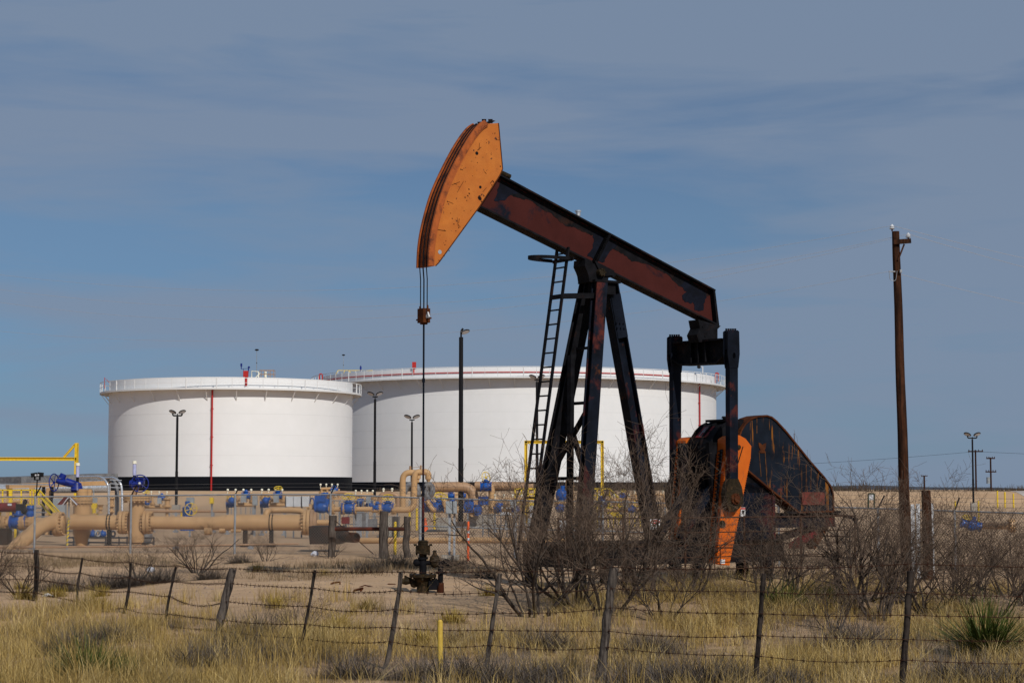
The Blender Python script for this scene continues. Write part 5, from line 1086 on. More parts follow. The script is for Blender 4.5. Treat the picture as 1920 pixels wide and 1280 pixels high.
# grey instrument panels on a rack
PN = thing('instrument_rack', 'rack with three square grey instrument panels behind the fence', 'instrument rack', ground_at(562, 78))
for x0 in (537, 551, 567): mb = MB(); a, b = at(x0, 930, 78), at(x0+13, 949, 78); mb.box(((a.x+b.x)/2, 78, (a.z+b.z)/2), (b.x-a.x, .18, a.z-b.z)); mb.build('panel', M['lightgrey'], PN)
mb = MB()
for px in (536, 551, 566, 581): q = at(px, 929, 78.1); mb.bar((q.x, 78.1, 0), (q.x, 78.1, q.z), .06, .06)
mb.build('rack_post', M['insul'], PN)
box_on_post(357, 938, 80, .30, .26, 'grey', 'grey box on a post above the yellow handwheel'); box_on_post(397, 938, 82, .16, .26, 'yellow', 'small yellow box on a post right of the yellow handwheel')
box_on_post(478, 938, 81, .2, .4, 'grey', 'grey box on a post between the two meter skids')
YW_ = thing('wheel_valve', 'blue valve with a large yellow handwheel facing the road', 'valve', ground_at(357, 76)); mb = MB(); mb.lathe(at(351, 994, 76), Z_, [(0, .3), (.1, .3), (.15, .16), (.5, .16), (.55, .2), (.9, .2), (.95, .1), (1.15, .1)], 12); mb.build('body', M['blue'], YW_); mb = MB(); wheel(mb, at(358, 954, 75.6), (.1, -1, .05), .235, .018, 6); mb.build('handwheel', M['yellow'], YW_)
for i, (px, D) in enumerate(((313, 90), (208, 88))): t_ = thing('relief_valve', 'small tan stacked relief fitting left of the lamp pole' if i == 0 else 'small tan stacked relief fitting near the ladder arch', 'valve', ground_at(px, D)); mb = MB(); mb.lathe(at(px, 985, D), Z_, [(0, .08), (.6, .08), (.62, .2), (.68, .2), (.7, .1), (.85, .1), (.87, .22), (.95, .22), (.97, .12), (1.2, .12), (1.22, .2), (1.28, .2), (1.3, .05)], 10); mb.build('body', M['tan'], t_)
HL = thing('thin_header', 'thin tan pipe running level from the tee to the lamp pole footing', 'pipe', ground_at(300, 88)); pipe(HL, [at(268, 958, 88), at(425, 958, 88)], .07, 'tan2')
for px in (286, 330, 400): sup(HL, px, 960, 88, .1, 'steel')
SR = thing('pipe_rack_frame', 'grey tube frame standing low under the fat tan pipeline', 'frame', ground_at(190, 67)); mb = MB()
for py in (1007, 1016): mb.tube(at(128, py, 67), at(290, py+1, 67), .03, None, 6)
for px in (140, 165, 200, 225, 240, 290): g = ground_at(px, 67); mb.tube(g, (g.x, 67, at(px, 1005, 67).z), .03, None, 6)
for px, r in ((183, .10), (212, .09)): mb.torus(at(px, 1000, 67.2), (1, -1, 0), r, .035, 12, 5)
mb.build('rail', M['steel'], SR); mb = MB()
for px in (174, 192): mb.sphere(at(px, 1001, 67.5), .13, 8, (1.2, 1, 1)); mb.tube(at(px, 1001, 67.5), at(px, 992, 67.5), .03, None, 6)
mb.build('small_valve', M['blue'], SR); mb = MB(); mb.sphere(at(272, 1004, 68), .34, 12, (.8, .8, 1)); mb.build('round_vessel', M['insul'], SR)
# yellow control instrument left
YI = thing('yellow_instrument', 'bright yellow gas instrument mounted beside a grey stand near the small roofed sign', 'instrument', ground_at(176, 68)); mb = MB(); c = at(177, 948, 68); mb.box(c, (.19, .14, .18)); mb.tube(c+Vector((0, -.05, -.1)), c+Vector((0, -.05, -.25)), .07, None, 8); mb.box(c+Vector((.03, 0, -.33)), (.18, .14, .12)); mb.build('body', M['yellow'], YI)
mb = MB()
for dx in (-.32, -.22): mb.bar((c.x+dx, 68.1, 0), (c.x+dx, 68.1, c.z+.25), .08, .06)
mb.bar((c.x-.3, 68, c.z+.2), (c.x+.1, 68, c.z+.2), .18, .05); mb.path([c+Vector((-.05, .1, .25)), c+Vector((-.05, .1, .62)), c+Vector((-.35, .1, .62)), c+Vector((-.35, .1, .2))], .018, 6, .15); mb.build('stand', M['grey'], YI)
mb = MB(); mb.lathe(at(188, 962, 67.9), Z_, [(0, .11), (.05, .11), (.06, .05), (.12, .05), (.13, .1), (.2, .1), (.21, .05), (.3, .12)], 10); mb.build('regulator', M['tan'], YI)
# ladder arch
LA = thing('ladder_hoops', 'pair of tall bright curved stair handrails over the pipe, left of the smaller tank', 'handrail', ground_at(215, 74)); 
for k, (px, yt) in enumerate(((204, 893), (229, 895))):
    mb = MB(); mb.path([at(px, 972, 74-k*.2), at(px, 915, 74), at(px-4, 903, 74), at(px-14, yt, 74.4), at(px-60 if k == 0 else px-45, yt+1, 77)], .045, 8, .7); mb.build('rail', M['silver'], LA)
mb = MB()
for py in (899, 906, 913): mb.bar(at(206, py, 74), at(228, py+1, 74), .03, .05)
mb.build('tread', M['silver'], LA); mb = MB(); mb.path([at(219, 972, 74.6), at(220, 915, 74.6), at(214, 902, 74.8), at(200, 897, 76)], .10, 4, .8); mb.build('stringer', M['insul'], LA)
# overhead walkway and pipes at the left
OW = thing('pipe_bridge', 'grey roofed tan pipe bridge crossing behind the blue hand valve', 'pipe bridge', ground_at(100, 84)); mb = MB(); a, b = at(14, 900, 84), at(195, 893, 88); mb.bar(a, b, .28, 2.0, (0, 0, 1)); mb.build('deck', M['insul'], OW)
mb = MB(); mb.bar(at(-60, 907, 82), at(118, 908, 82), .06, .06); mb.build('handrail', M['steel'], OW)
mb = MB(); mb.bar(at(14, 911, 83), at(200, 905, 86.5), .2, .3, (0, 0, 1)); 
for px in (18, 60, 92, 168): g = at(px, 914, 83.5); mb.bar((g.x, 83.5, G(g.x, 83.5)), (g.x, 83.5, g.z), .2, .2)
mb.build('beam', M['tan'], OW); mb = MB(); mb.tube(at(-60, 916, 90), at(206, 915, 90), .22, None, 12); mb.build('silver_pipe', M['silver'], OW)
mb = MB()
for px in (82, 98): g = at(px, 912, 83.2); mb.bar((g.x, 83.2, 0), (g.x, 83.2, g.z), .12, .1)
mb.build('dark_column', M['pole'], OW); mb = MB(); mb.box(at(112, 954, 80), (.5, .3, .9)); mb.build('cabinet', M['grey'], OW)
YS = thing('access_stair', 'yellow railed platform and stair at the left edge of the yard', 'stair', ground_at(60, 72)); Dy = 72
mb = MB(); mb.bar(at(-40, 918, Dy), at(72, 918, Dy), .05, .05)
for px in (-20, 5, 22, 40, 57, 63, 73): mb.bar(at(px, 918, Dy), at(px, 946, Dy), .05, .05)
mb.build('railing', M['yellow'], YS); mb = MB(); mb.bar(at(-40, 933, Dy), at(60, 933, Dy), .03, .03); mb.bar(at(20, 917, Dy-.1), at(20, 945, Dy-.1), .12, .1); mb.build('mid_rail', M['yellow'], YS)
for dy, x0, D in ((0, 73, Dy), (13, 79, Dy), (26, 76, Dy-.8), (0, 63, Dy-.9)): mb = MB(); mb.bar(at(x0, 918+dy, D), at(x0+46-dy*.8, 968+dy*.12, D-.5), .05, .05); mb.build('stair_rail', M['yellow'], YS)
mb = MB(); mb.bar(at(-40, 948, Dy), at(60, 948, Dy), .14, 1.2, (0, 0, 1)); mb.build('platform', M['yellow'], YS)
mb = MB()
for i in range(6): mb.box(at(66+i*8, 952+i*8, Dy-.5), (.34, .8, .04))
mb.build('tread', M['steel'], YS)
for px in (0, 30, 60): mb = MB(); a = at(px, 950, Dy); mb.bar((a.x, Dy, 0), a, .08, .08); mb.build('leg', M['yellow'], YS)
RT = thing('red_actuator', 'dark red horizontal actuator barrel with a black end at the left edge', 'actuator', ground_at(16, 70)); mb = MB(); mb.tube(at(-30, 951, 70), at(31, 950.5, 70), .17, None, 14); mb.build('barrel', M['darkred'], RT); mb = MB(); mb.box(at(39, 952, 70), (.3, .28, .3)); mb.tube(at(46, 945, 70), at(48, 936, 70), .08, None, 8); mb.sphere(at(47, 957, 70), .15, 8); mb.build('gear_head', M['pole'], RT)
mb = MB(); mb.box(at(18, 945.5, 69.8), (.14, .03, .08)); mb.build('label_plate', M['lightgrey'], RT); mb = MB()
for px in (20, 41): mb.tube(at(px, 958, 70), at(px, 975, 70), .05, None, 6)
mb.build('yoke', M['yellow'], RT)
LP2 = thing('flanged_valve_pipe', 'tan flanged pipe with a blue valve body at the left edge', 'pipeline', ground_at(30, 69)); pipe(LP2, [at(-40, 980, 69), at(100, 979, 69)], .17, 'tan')
for px in (2, 8, 40, 46, 58, 64): mb = MB(); flange(mb, at(px, 980, 69), X_, .26, .04, .01, 12); mb.build('flange', M['tan'], LP2)
valve(LP2, at(34, 979, 69), .19, whl=None); mb = MB(); mb.lathe(at(57, 968, 69), Z_, [(0, .14), (.1, .16), (.2, .1), (.3, .16), (.4, .12)], 10); mb.build('actuator', M['blue'], LP2); sup(LP2, 41, 990, 69, .12, 'steel'); sup(LP2, 5, 990, 69, .5, 'trough')
FL = thing('floodlight', 'twin black floodlight on a thin bracket above the yellow stair', 'floodlight', at(70, 931, 60)-Vector((0, 0, 1.7))); c = at(70, 890, 60); mb = MB()
mb.box(c+Vector((-.10, 0, 0)), (.17, .16, .13), Matrix.Rotation(R(-8), 3, 'Y')); mb.box(c+Vector((.10, 0, .01)), (.16, .16, .14), Matrix.Rotation(R(5), 3, 'Y')); mb.tube(c+Vector((-.08, 0, -.06)), c+Vector((-.08, 0, -.16)), .03, None, 6); mb.tube(c+Vector((.08, 0, -.06)), c+Vector((.08, 0, -.16)), .03, None, 6); mb.bar(c+Vector((-.1, 0, -.15)), c+Vector((.1, 0, -.15)), .03, .03); mb.tube(c+Vector((0, 0, -.15)), at(68, 931, 60), .022, None, 6); mb.build('housing', M['pole'], FL)
mb = MB(); mb.box(c+Vector((-.03, -.085, -.005)), (.05, .01, .05)); mb.box(c+Vector((.05, -.085, -.0)), (.05, .01, .05)); mb.build('lens', M['glass'], FL)
# small roofed sign on a striped post
RS = thing('roofed_marker', 'little red roof shelter on a yellow and blue striped post', 'marker post', ground_at(128, 63.5)); c = at(130, 940, 63.5)
pd = [(-.33, -.10), (-.12, .14), (.05, .14), (.30, -.10), (.27, -.12), (.04, .10), (-.10, .10), (-.30, -.12)]
mb = MB(); mb.prism([(-.35, -.10), (-.13, .16), (.06, .16), (-.16, -.10)], lambda x, z: (c.x+x, 63.3, c.z+z), lambda x, z: (c.x+x, 63.33, c.z+z)); mb.bar((c.x+.05, 63.4, c.z+.15), (c.x+.30, 63.4, c.z-.10), .3, .02, Y_); mb.bar((c.x+.05, 63.4, c.z+.15), (c.x-.15, 63.4, c.z-.10), .3, .02, Y_); mb.build('roof', M['darkred'], RS)
mb = MB(); mb.bar((c.x+.06, 63.24, c.z+.165), (c.x+.315, 63.24, c.z-.10), .02, .035, Y_); mb.bar((c.x+.05, 63.24, c.z+.165), (c.x-.16, 63.24, c.z-.10), .02, .03, Y_); mb.build('roof_edge', M['lightgrey'], RS)
mb = MB(); g = ground_at(128, 63.5); q1 = at(129, 970, 63.5); mb.tube(g, (g.x, 63.5, at(128, 1022, 63.5).z), .03, None, 8); mb.tube(q1, (q1.x, 63.5, c.z+.1), .025, None, 8); mb.build('post', M['steel'], RS)
zz0, zz1 = at(128, 1022, 63.5).z, at(128, 970, 63.5).z; mb = MB(); mb.tube((g.x, 63.5, zz0), (q1.x, 63.5, zz1), .036, None, 10); sl = mb.build('striped_sleeve', M['yellow'], RS); mb = MB(); pp = [Vector((g.x+(q1.x-g.x)*k/60+.037*math.cos(k*.75), 63.5+.037*math.sin(k*.75), zz0+(zz1-zz0)*k/60)) for k in range(61)]; mb.path(pp, .014, 5); mb.build('blue_spiral', M['blue'], sl)
# yellow gantry frames
YG = thing('gantry_frame', 'yellow overhead steel gantry beam with a braced post at the left', 'gantry', ground_at(144, 110)); mb = MB(); p = at(144, 830, 110); p2 = at(-90, 860, 110)
mb.hbar(at(-90, 860, 110), at(143, 860, 110), .20, .20, Y_, .03); mb.build('beam', M['yellow'], YG); mb = MB(); mb.hbar((p.x, 110, 0), (p.x, 110, p.z), .22, .20, Y_, .03); mb.build('post', M['yellow'], YG); mb = MB(); mb.hbar(at(120, 857, 110), at(141, 833, 110), .16, .12, Y_, .02); mb.build('brace', M['yellow'], YG); mb = MB(); mb.hbar((p2.x, 110, 0), (p2.x, 110, p2.z), .22, .2, Y_, .03); mb.build('post', M['yellow'], YG)
YH = thing('gantry_frame', 'yellow rectangular steel gantry seen between the pumpjack legs', 'gantry', ground_at(1058, 110)); 
for px in (986, 1129): mb = MB(); p = at(px, 826, 110); mb.hbar((p.x, 110, 0), (p.x, 110, p.z), .24, .18, Y_, .03); mb.build('post', M['yellow'], YH)
mb = MB(); mb.hbar(at(984, 828.5, 110), at(1131, 828.5, 110), .2, .18, Y_, .03); mb.build('beam', M['yellow'], YH)
YP = thing('access_platform', 'yellow caged platform with a warning board behind the ladder foot', 'platform', ground_at(995, 96)); mb = MB()
for py in (916, 926): mb.bar(at(965, py, 96), at(1013, py, 96), .07, .07)
for px in (966, 978, 990, 1002, 1012): mb.bar(at(px, 915, 96), at(px, 958, 96), .07, .07)
mb.build('railing', M['yellow'], YP); mb = MB(); mb.box(at(997, 935, 95.8), (.75, .05, .28)); mb.box(at(1000, 946, 95.8), (.4, .05, .2)); sb_ = mb.build('warning_board', M['yellow'], YP)
mb = MB()
for py in (933, 937.5): 
    for px in (990, 995, 1000, 1005): mb.box(at(px, py, 95.75), (.11, .02, .05))
mb.build('red_text', M['red'], sb_); mb = MB(); mb.box(at(1000, 958, 95.5), (.35, .1, .55)); mb.build('panel', M['lightgrey'], YP)
YT = thing('access_stair', 'yellow railed stair behind the middle pumpjack leg', 'stair', ground_at(1150, 96)); mb = MB(); mb.bar(at(1100, 916, 96), at(1143, 916, 96), .06, .06); mb.bar(at(1100, 928, 96), at(1143, 928, 96), .05, .05); mb.bar(at(1143, 916, 96), at(1176, 950, 95), .06, .06); mb.bar(at(1143, 930, 96), at(1170, 960, 95), .06, .06)
for px in (1102, 1120, 1143): mb.bar(at(px, 916, 96), at(px, 962, 96), .06, .06)
mb.build('railing', M['yellow'], YT); mb = MB(); mb.bar(at(1130, 945, 95.5), at(1165, 972, 95), .3, .06); mb.build('stringer', M['yellow'], YT)
VS = thing('vertical_vessel', 'upright tan vessel with a bulbous blue valve seen between pumpjack legs', 'vessel', ground_at(1067, 80)); mb = MB(); c = at(1068, 902, 80); mb.tube((c.x, 80, 0), (c.x, 80, c.z), .18, None, 14); mb.sphere((c.x, 80, c.z), .18, 10, (1, 1, .5)); mb.torus((c.x, 80, c.z-.2), Z_, .19, .02, 16, 5); mb.build('vessel', M['tan'], VS)
mb = MB(); mb.sphere(at(1053, 928, 80), .26, 12, (1, 1, 1.15)); mb.tube(at(1055, 918, 80), at(1055, 910, 80), .1, None, 8); mb.sphere(at(1050, 952, 80), .2, 10); mb.build('valve', M['blue'], VS); pipe(VS, [at(1040, 941, 80), at(1072, 941, 80)], .12, 'tan')
mb = MB()
for px, py, w_, h in ((1060, 982, .62, .52),): c = at(px, py, 62)
WB = box_on_post(1060, 982, 62, .36, .34, 'lightgrey', 'pale board mounted low between the two left pumpjack legs', 'board', 'pale_board')
WC_ = box_on_post(1000, 990, 58, .35, .6, 'grey', 'large pale grey cabinet behind the ladder foot', 'cabinet', 'grey_cabinet')
RV = thing('wheel_valve', 'blue valve with a yellow wheel standing alone before the far berm', 'valve', ground_at(1822, 64)); c = at(1820, 984, 64); mb = MB(); mb.tube(c+Vector((-.26, 0, .06)), c+Vector((.3, 0, -.06)), .13, None, 12); mb.sphere(c+Vector((.05, 0, 0)), .2, 10, (1.3, 1, 1)); mb.tube(c+Vector((.1, 0, .1)), c+Vector((.1, 0, .28)), .09, None, 8); mb.tube(c+Vector((-.25, 0, .06)), c+Vector((-.32, 0, .08)), .17, None, 12); mb.tube(c+Vector((.28, 0, -.06)), c+Vector((.34, 0, -.07)), .17, None, 12); mb.build('body', M['blue'], RV)
mb = MB(); wheel(mb, c+Vector((-.12, -.05, .26)), (.1, -.6, 1), .15, .015); mb.build('handwheel', M['yellow'], RV)
FP = thing('fence_side_pipe', 'faded tan pipe with a flanged end behind the brush at the right', 'pipe', ground_at(1880, 66)); pipe(FP, [at(1835, 985, 68), at(1895, 985, 66)], .13, 'tan'); mb = MB(); flange(mb, at(1897, 985, 66), X_, .24, .05, .02, 12); mb.build('flange', M['tan'], FP)
# litter
def litter(px, py, D, s_, lab, m_='plastic', fl=.6):
    g = ground_at(px, D); rr = random.Random(int(px)); mb = MB(); n, mm = 10, 6; vs = []; c = g+Vector((0, 0, s_*fl*.8))
    for i in range(mm+1):
        for j in range(n):
            th = math.pi*i/mm; ph = 2*math.pi*j/n; k = s_*rr.uniform(.6, 1.15); vs.append(c+Vector((k*math.sin(th)*math.cos(ph), k*.7*math.sin(th)*math.sin(ph), k*fl*math.cos(th))))
    mb.add(vs, [(i*n+j, (i+1)*n+j, (i+1)*n+(j+1) % n, i*n+(j+1) % n) for i in range(mm) for j in range(n)]); solo(mb, 'plastic_bag', M[m_], lab, 'litter', g)
litter(592, 1032, 57.3, .14, 'crumpled pale plastic bag caught at the foot of the chain link fence'); litter(285, 1075, 47, .12, 'torn pale wrapper in the dark weeds beneath the bare bush'); litter(94, 1108, 40, .13, 'flattened white bag on the sand near the wire fence', 'sign', .3)
# ------------------------------------------------------------------ bare mesquite bushes
def grow(seed, H, spread, stems, twig=1.0):
    rr = random.Random(seed); S = []
    def rv(s_): return Vector((rr.gauss(0, s_), rr.gauss(0, s_), rr.gauss(0, s_)))
    def br(p, d, Ln, r, lev):
        n = max(3, int(Ln/.09)) if lev > 1 else max(5, int(Ln/.13)); st = Ln/n; kids = (0, 7, 5, 4.4, 3)[min(lev+1, 4)] if lev < 3 else 0
        spots = [rr.uniform(.2 if lev else .25, .98) for _ in range(int(kids*twig*rr.uniform(.7, 1.3)+.5))] if lev < 3 else []
        spots.sort(); si = 0; zig = 1
        for i in range(n):
            d = (d+rv(.16 if lev else .09)+Vector((0, 0, .035 if lev else .02))).normalized(); zig = -zig
            q = p+d*st; r1 = r*(1-.75*(i+1)/n); S.append((p, q, max(r*(1-.75*i/n), .0028), max(r1, .0024)))
            while si < len(spots) and spots[si] <= (i+1)/n:
                side = rv(1); side = (side-d*side.dot(d)).normalized(); nd = (d*.75+side*rr.uniform(.6, 1.1)+Vector((0, 0, .15))).normalized()
                br(q, nd, Ln*rr.uniform(.32, .62), max(r1*rr.uniform(.5, .75), .003), lev+1); si += 1
            p = q
    for k in range(stems):
        a = 2*math.pi*(k+rr.uniform(-.3, .3))/stems; t_ = rr.uniform(.15, 1)*spread
        d = Vector((math.cos(a)*t_, math.sin(a)*t_, 1)).normalized(); br(Vector((math.cos(a)*.12, math.sin(a)*.12, -.1)), d, H*rr.uniform(.75, 1.12), rr.uniform(.022, .042)*H/2.2, 0)
    P0 = np.array([s[0] for s in S]); P1 = np.array([s[1] for s in S]); r0 = np.array([s[2] for s in S]); r1 = np.array([s[3] for s in S])
    return P0, P1, r0, r1
M['twig'] = mat('reddish_bare_twigs', (.092, .062, .046), (.135, .098, .072), 4, .4, .6, .9, 0, .2)
PROT = []
for k, (H, sp, st_, tw) in enumerate(((2.3, 1.15, 9, 1.0), (2.2, .85, 8, 1.05), (2.0, 1.3, 10, .95), (2.4, .7, 7, 1.0), (1.5, 1.5, 9, .85))):
    P0, P1, r0, r1 = grow(100+k, H, sp, st_, tw); th = r0 > .0075
    V, Fq = tubes_np(P0[th], P1[th], r0[th], r1[th], 5); me1 = (V, Fq)
    V2, F2 = tubes_np(P0[~th], P1[~th], r0[~th], r1[~th], 3)
    a = bigmesh('stem', V, Fq, M['bark'], smooth=True); b = bigmesh('twig', V2, F2, M['twig'])
    for o in (a, b): COL.objects.unlink(o)
    PROT.append((a, b)); print('bush', k, len(P0))
def bush(px, D, k, s_, rot, label, sz=1.0):
    sz *= {1000: 1.22, 1205: 1.22, 1590: 1.08, 1690: .98, 1075: 1.05, 1140: 1.1, 1645: 1.0}.get(px, 1)
    g = ground_at(px, D); t_ = thing('mesquite_bush', label, 'bush', g, 'bare mesquite bushes'); t_.rotation_euler.z = rot; t_.scale = (s_*.80, s_*.80, s_*sz*.74)
    for o in PROT[k]: c = o.copy(); COL.objects.link(c); c.parent = t_
BL = [
 (1000, 32.6, 2, 1.30, .4, 'wide arching bare bush just right of the wellhead, reaching across the lamp pole'),
 (1075, 34.0, 0, 1.05, 1.3, 'bare bush standing under the foot of the ladder'),
 (1140, 32.4, 1, 1.05, 2.5, 'bare bush right behind the thick grey wire fence post'),
 (1205, 34.6, 3, 1.08, 4.0, 'tall bare bush before the right leg of the pumpjack'),
 (1290, 35.4, 1, .95, 5.2, 'bare bush in front of the gearbox, left of the large orange counterweight'),
 (1432, 34.6, 3, .80, .9, 'thin bare bush just right of the large orange counterweight'),
 (1470, 33.2, 4, .95, 2.2, 'low bare bush in front of the belt guard foot'),
 (1590, 33.2, 3, .98, 1.9, 'tall thin bare bush right of the belt guard'),
 (1645, 32.0, 0, .92, .2, 'bare bush just left of the leaning pole'),
 (1690, 34.5, 1, .98, 2.9, 'tall bare bush wrapped round the base of the leaning pole'),
 (1735, 32.6, 2, .85, 4.6, 'bare bush in front of the short thick wooden post'),
 (1800, 33.5, 0, .74, 5.5, 'bare bush below the lone blue valve'),
 (1860, 32.0, 4, 1.0, 1.2, 'spreading bare bush behind the large yucca'),
 (1915, 34.0, 1, .72, 3.4, 'bare bush at the right edge of the view'),
 (1975, 32.0, 2, .80, .7, 'bare bush partly beyond the right edge'),
 (1560, 30.6, 4, .75, 3.3, 'small tangled bare bush just left of the dark slim post'),
 (1165, 35.8, 4, .95, 2.8, 'low dense bare bush under the pumpjack skid between its legs'),
 (1240, 31.8, 4, .9, 1.6, 'low dense bare bush in the grass right of the thick grey post'),
 (1618, 35.0, 4, 1.2, 3.7, 'dense bare thicket just left of the leaning pole'),
 (1775, 35.2, 4, 1.25, 2.1, 'dense bare thicket right of the short thick wooden post'),
 (1888, 36.0, 4, 1.2, .6, 'dense bare thicket behind the right edge bushes, near the faded tan pipe'),
 (1490, 36.0, 3, .72, 1.0, 'bare bush under the platform braces'),
 (40, 40.5, 2, .66, 2.0, 'bare bush at the left edge by the first fence post'),
 (-30, 41.5, 0, .68, 4.1, 'bare bush beyond the left edge'),
 (372, 46.5, 2, .80, 3.0, 'lone spreading bare bush on the sand left of the wooden post'),
 (262, 45.0, 4, .75, 1.4, 'low sparse bush by the chain link fence at the wrapper'),
 (500, 52.5, 4, .62, .3, 'faint bare bush at the chain link fence below the pipe strap'),
 (622, 55.0, 4, .55, 2.2, 'scraggly little bush at the foot of the first brace post'),
 (1010, 37.5, 0, .62, 2.2, 'small bare bush behind the arching one, left of the skid'),
 (560, 30.0, 4, .52, 1.9, 'sparse thin bare shrub behind the slim fence posts'),
]
for b in BL: bush(*b)
# ------------------------------------------------------------------ grasses
def vnoise(x, y, f, seed):
    r = np.random.default_rng(seed); s = 0
    for k in range(7):
        a = r.uniform(0, 2*np.pi); ff = f*r.uniform(.6, 1.8); s = s+np.sin((x*np.cos(a)+y*np.sin(a))*ff+r.uniform(0, 6.28))
    return s/3.2
def blades(name, m_, cx, cy, hh, per, spread, lean, wd, label, cat='grass'):
    n = len(cx)*per; X = np.repeat(cx, per)+RNG.normal(0, 1, n)*np.repeat(spread, per); Y = np.repeat(cy, per)+RNG.normal(0, 1, n)*np.repeat(spread, per)
    Z0 = gz(X, Y)-.02; h = np.repeat(hh, per)*RNG.uniform(.45, 1.1, n); a = RNG.uniform(0, 2*np.pi, n); ln = np.abs(RNG.normal(0, lean, n))*h
    dx, dy = np.cos(a), np.sin(a); wx, wy = -np.sin(a+RNG.normal(0, .8, n)), np.cos(a+RNG.normal(0, .8, n))
    w_ = wd*RNG.uniform(.6, 1.4, n)
    P = lambda t, l, ww, s: np.stack([X+dx*ln*l+wx*w_*ww*s, Y+dy*ln*l+wy*w_*ww*s, Z0+h*t], 1)
    V = np.stack([P(0, 0, 1, -1), P(0, 0, 1, 1), P(.55, .3, .8, -1), P(.55, .3, .8, 1), P(.93, 1.0, .15, -1), P(.93, 1.0, .15, 1)], 1).reshape(-1, 3)
    b = np.arange(n)[:, None]*6; Fq = np.concatenate([b+np.array([[0, 1, 3, 2]]), b+np.array([[2, 3, 5, 4]])], 0)
    o = bigmesh(name, V, Fq, m_); tag(o, label, cat, kind='stuff'); return o
def grassmat(name, cs, rough=.8):
    m, t, p = newmat(name); g = t.nodes.new('ShaderNodeNewGeometry'); c = t.nodes.new('ShaderNodeValToRGB'); t.links.new(g.outputs['Random Per Island'], c.inputs[0]); e = c.color_ramp.elements
    while len(e) < len(cs): e.new(.5)
    for i, (q, k) in enumerate(zip(e, cs)): q.position = i/(len(cs)-1); q.color = (*k, 1)
    v = rampn(t, noisen(t, .7, 4, .6, g.outputs['Position']), [(.35, .65), (.65, 1.15)]); t.links.new(mixn(t, 1.0, c.outputs[0], v, 'MULTIPLY'), p.inputs['Base Color']); p.inputs['Roughness'].default_value = rough; p.inputs['Specular IOR Level'].default_value = .2
    return m
def scatter(n, y0, y1, dens, xl=-.30, xr=.30):
    Y = RNG.uniform(y0, y1, n); X = Y*RNG.uniform(xl, xr, n); keep = RNG.random(n) < dens(X, Y); return X[keep], Y[keep]
SH = [(150, 27.5, 1.0, 'dark dead shrub under the second and third wire posts'), (215, 29, .8, 'small dead shrub right of the third wire post foot'), (385, 25, .9, 'dead shrub low in the grass left of the broad grey post'), (480, 29.5, 1.1, 'round grey dead shrub just right of the broad grey post'),
 (455, 27, .9, 'dark dead shrub at the foot of the broad grey post'), (510, 26, .75, 'dark brown dead shrub between the broad grey post and the next slim one'), (660, 23.6, .85, 'grey dead shrub left of the curved grey post foot'), (790, 23.3, .8, 'dead shrub just left of the yellow marker'), (868, 22.9, 1.1, 'wide dark dead shrub just right of the yellow marker'),
 (960, 22.4, 1.0, 'grey dead shrub left of the thick grey post foot'), (1040, 23.3, .8, 'small dead shrub between the yellow marker and the thick grey post'), (1180, 22.3, .9, 'dead shrub right of the thick grey post foot'), (1270, 22.0, 1.1, 'broad grey dead shrub along the bottom edge, middle right'), (1345, 22.2, 1.0, 'dark grey dead shrub left of the crooked dark post'),
 (1470, 22.6, .75, 'dead shrub right of the crooked dark post'), (1600, 28, 1.2, 'tall dark dead shrub left of the slim dark post'), (1780, 23.2, .9, 'dead shrub low below the large yucca'), (1880, 22.6, 1.0, 'dead shrub in the bottom right corner'), (745, 49, 1.2, 'dead shrub at the foot of the second brace post'), (690, 46, .9, 'low dead shrub on the sand left of the wellhead'),
 (120, 41.5, 1.0, 'dark dead shrub beside the first wire post'), (200, 42.5, 1.1, 'dark dead shrub behind the second wire post'), (245, 43, .9, 'dead shrub behind the third wire post'), (395, 43.5, .9, 'grey dead shrub left of the broad grey post top'), (300, 43.5, 1.1, 'dark dead shrub under the lone spreading bush'), (905, 43, .8, 'dead shrub right of the wellhead'),
 (450, 52, .8, 'low dead shrub by the fence post below the fat pipeline'), (850, 48, .9, 'dead shrub below the grey control boxes'), (1020, 27.5, .9, 'dead shrub under the arching bush'), (1220, 27, .9, 'dead shrub in the grass right of the thick grey post')]
SHXY = [(at(q[0], 900, q[1]).x, q[1], q[2]*1.5) for q in SH]
def dens_gold(x, y):
    left = sst((-x-1.2)/2.0)*sst((35.0-y+np.clip(-x-6.5, 0, 2)*.8+.9*vnoise(x, y, .8, 3))/2.5); right = sst((x-.2)/1.2)*sst((39.5-y)/2)
    mid = sst((31.0-y+1.5*vnoise(x, y, .7, 4))/3)*.55; bare = sst((y-20)/1)*1.0
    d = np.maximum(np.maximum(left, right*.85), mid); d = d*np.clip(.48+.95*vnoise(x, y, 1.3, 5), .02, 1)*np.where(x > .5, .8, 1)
    for sx, sy, sr in SHXY: d = d*(1-.85*np.exp(-((x-sx)**2+((y-sy)*.7+.15)**2)/(sr*.42)**2))
    return d
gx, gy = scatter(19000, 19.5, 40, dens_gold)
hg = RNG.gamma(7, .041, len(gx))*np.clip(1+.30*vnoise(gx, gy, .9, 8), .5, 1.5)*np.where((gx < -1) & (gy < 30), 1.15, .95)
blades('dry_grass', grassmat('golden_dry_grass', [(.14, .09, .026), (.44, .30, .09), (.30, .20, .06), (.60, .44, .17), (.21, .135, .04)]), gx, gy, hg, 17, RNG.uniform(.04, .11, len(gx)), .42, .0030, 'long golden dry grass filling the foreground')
gx, gy = scatter(1500, 19.8, 38.5, lambda x, y: dens_gold(x, y)*np.where(x > 0, 1.0, .7))
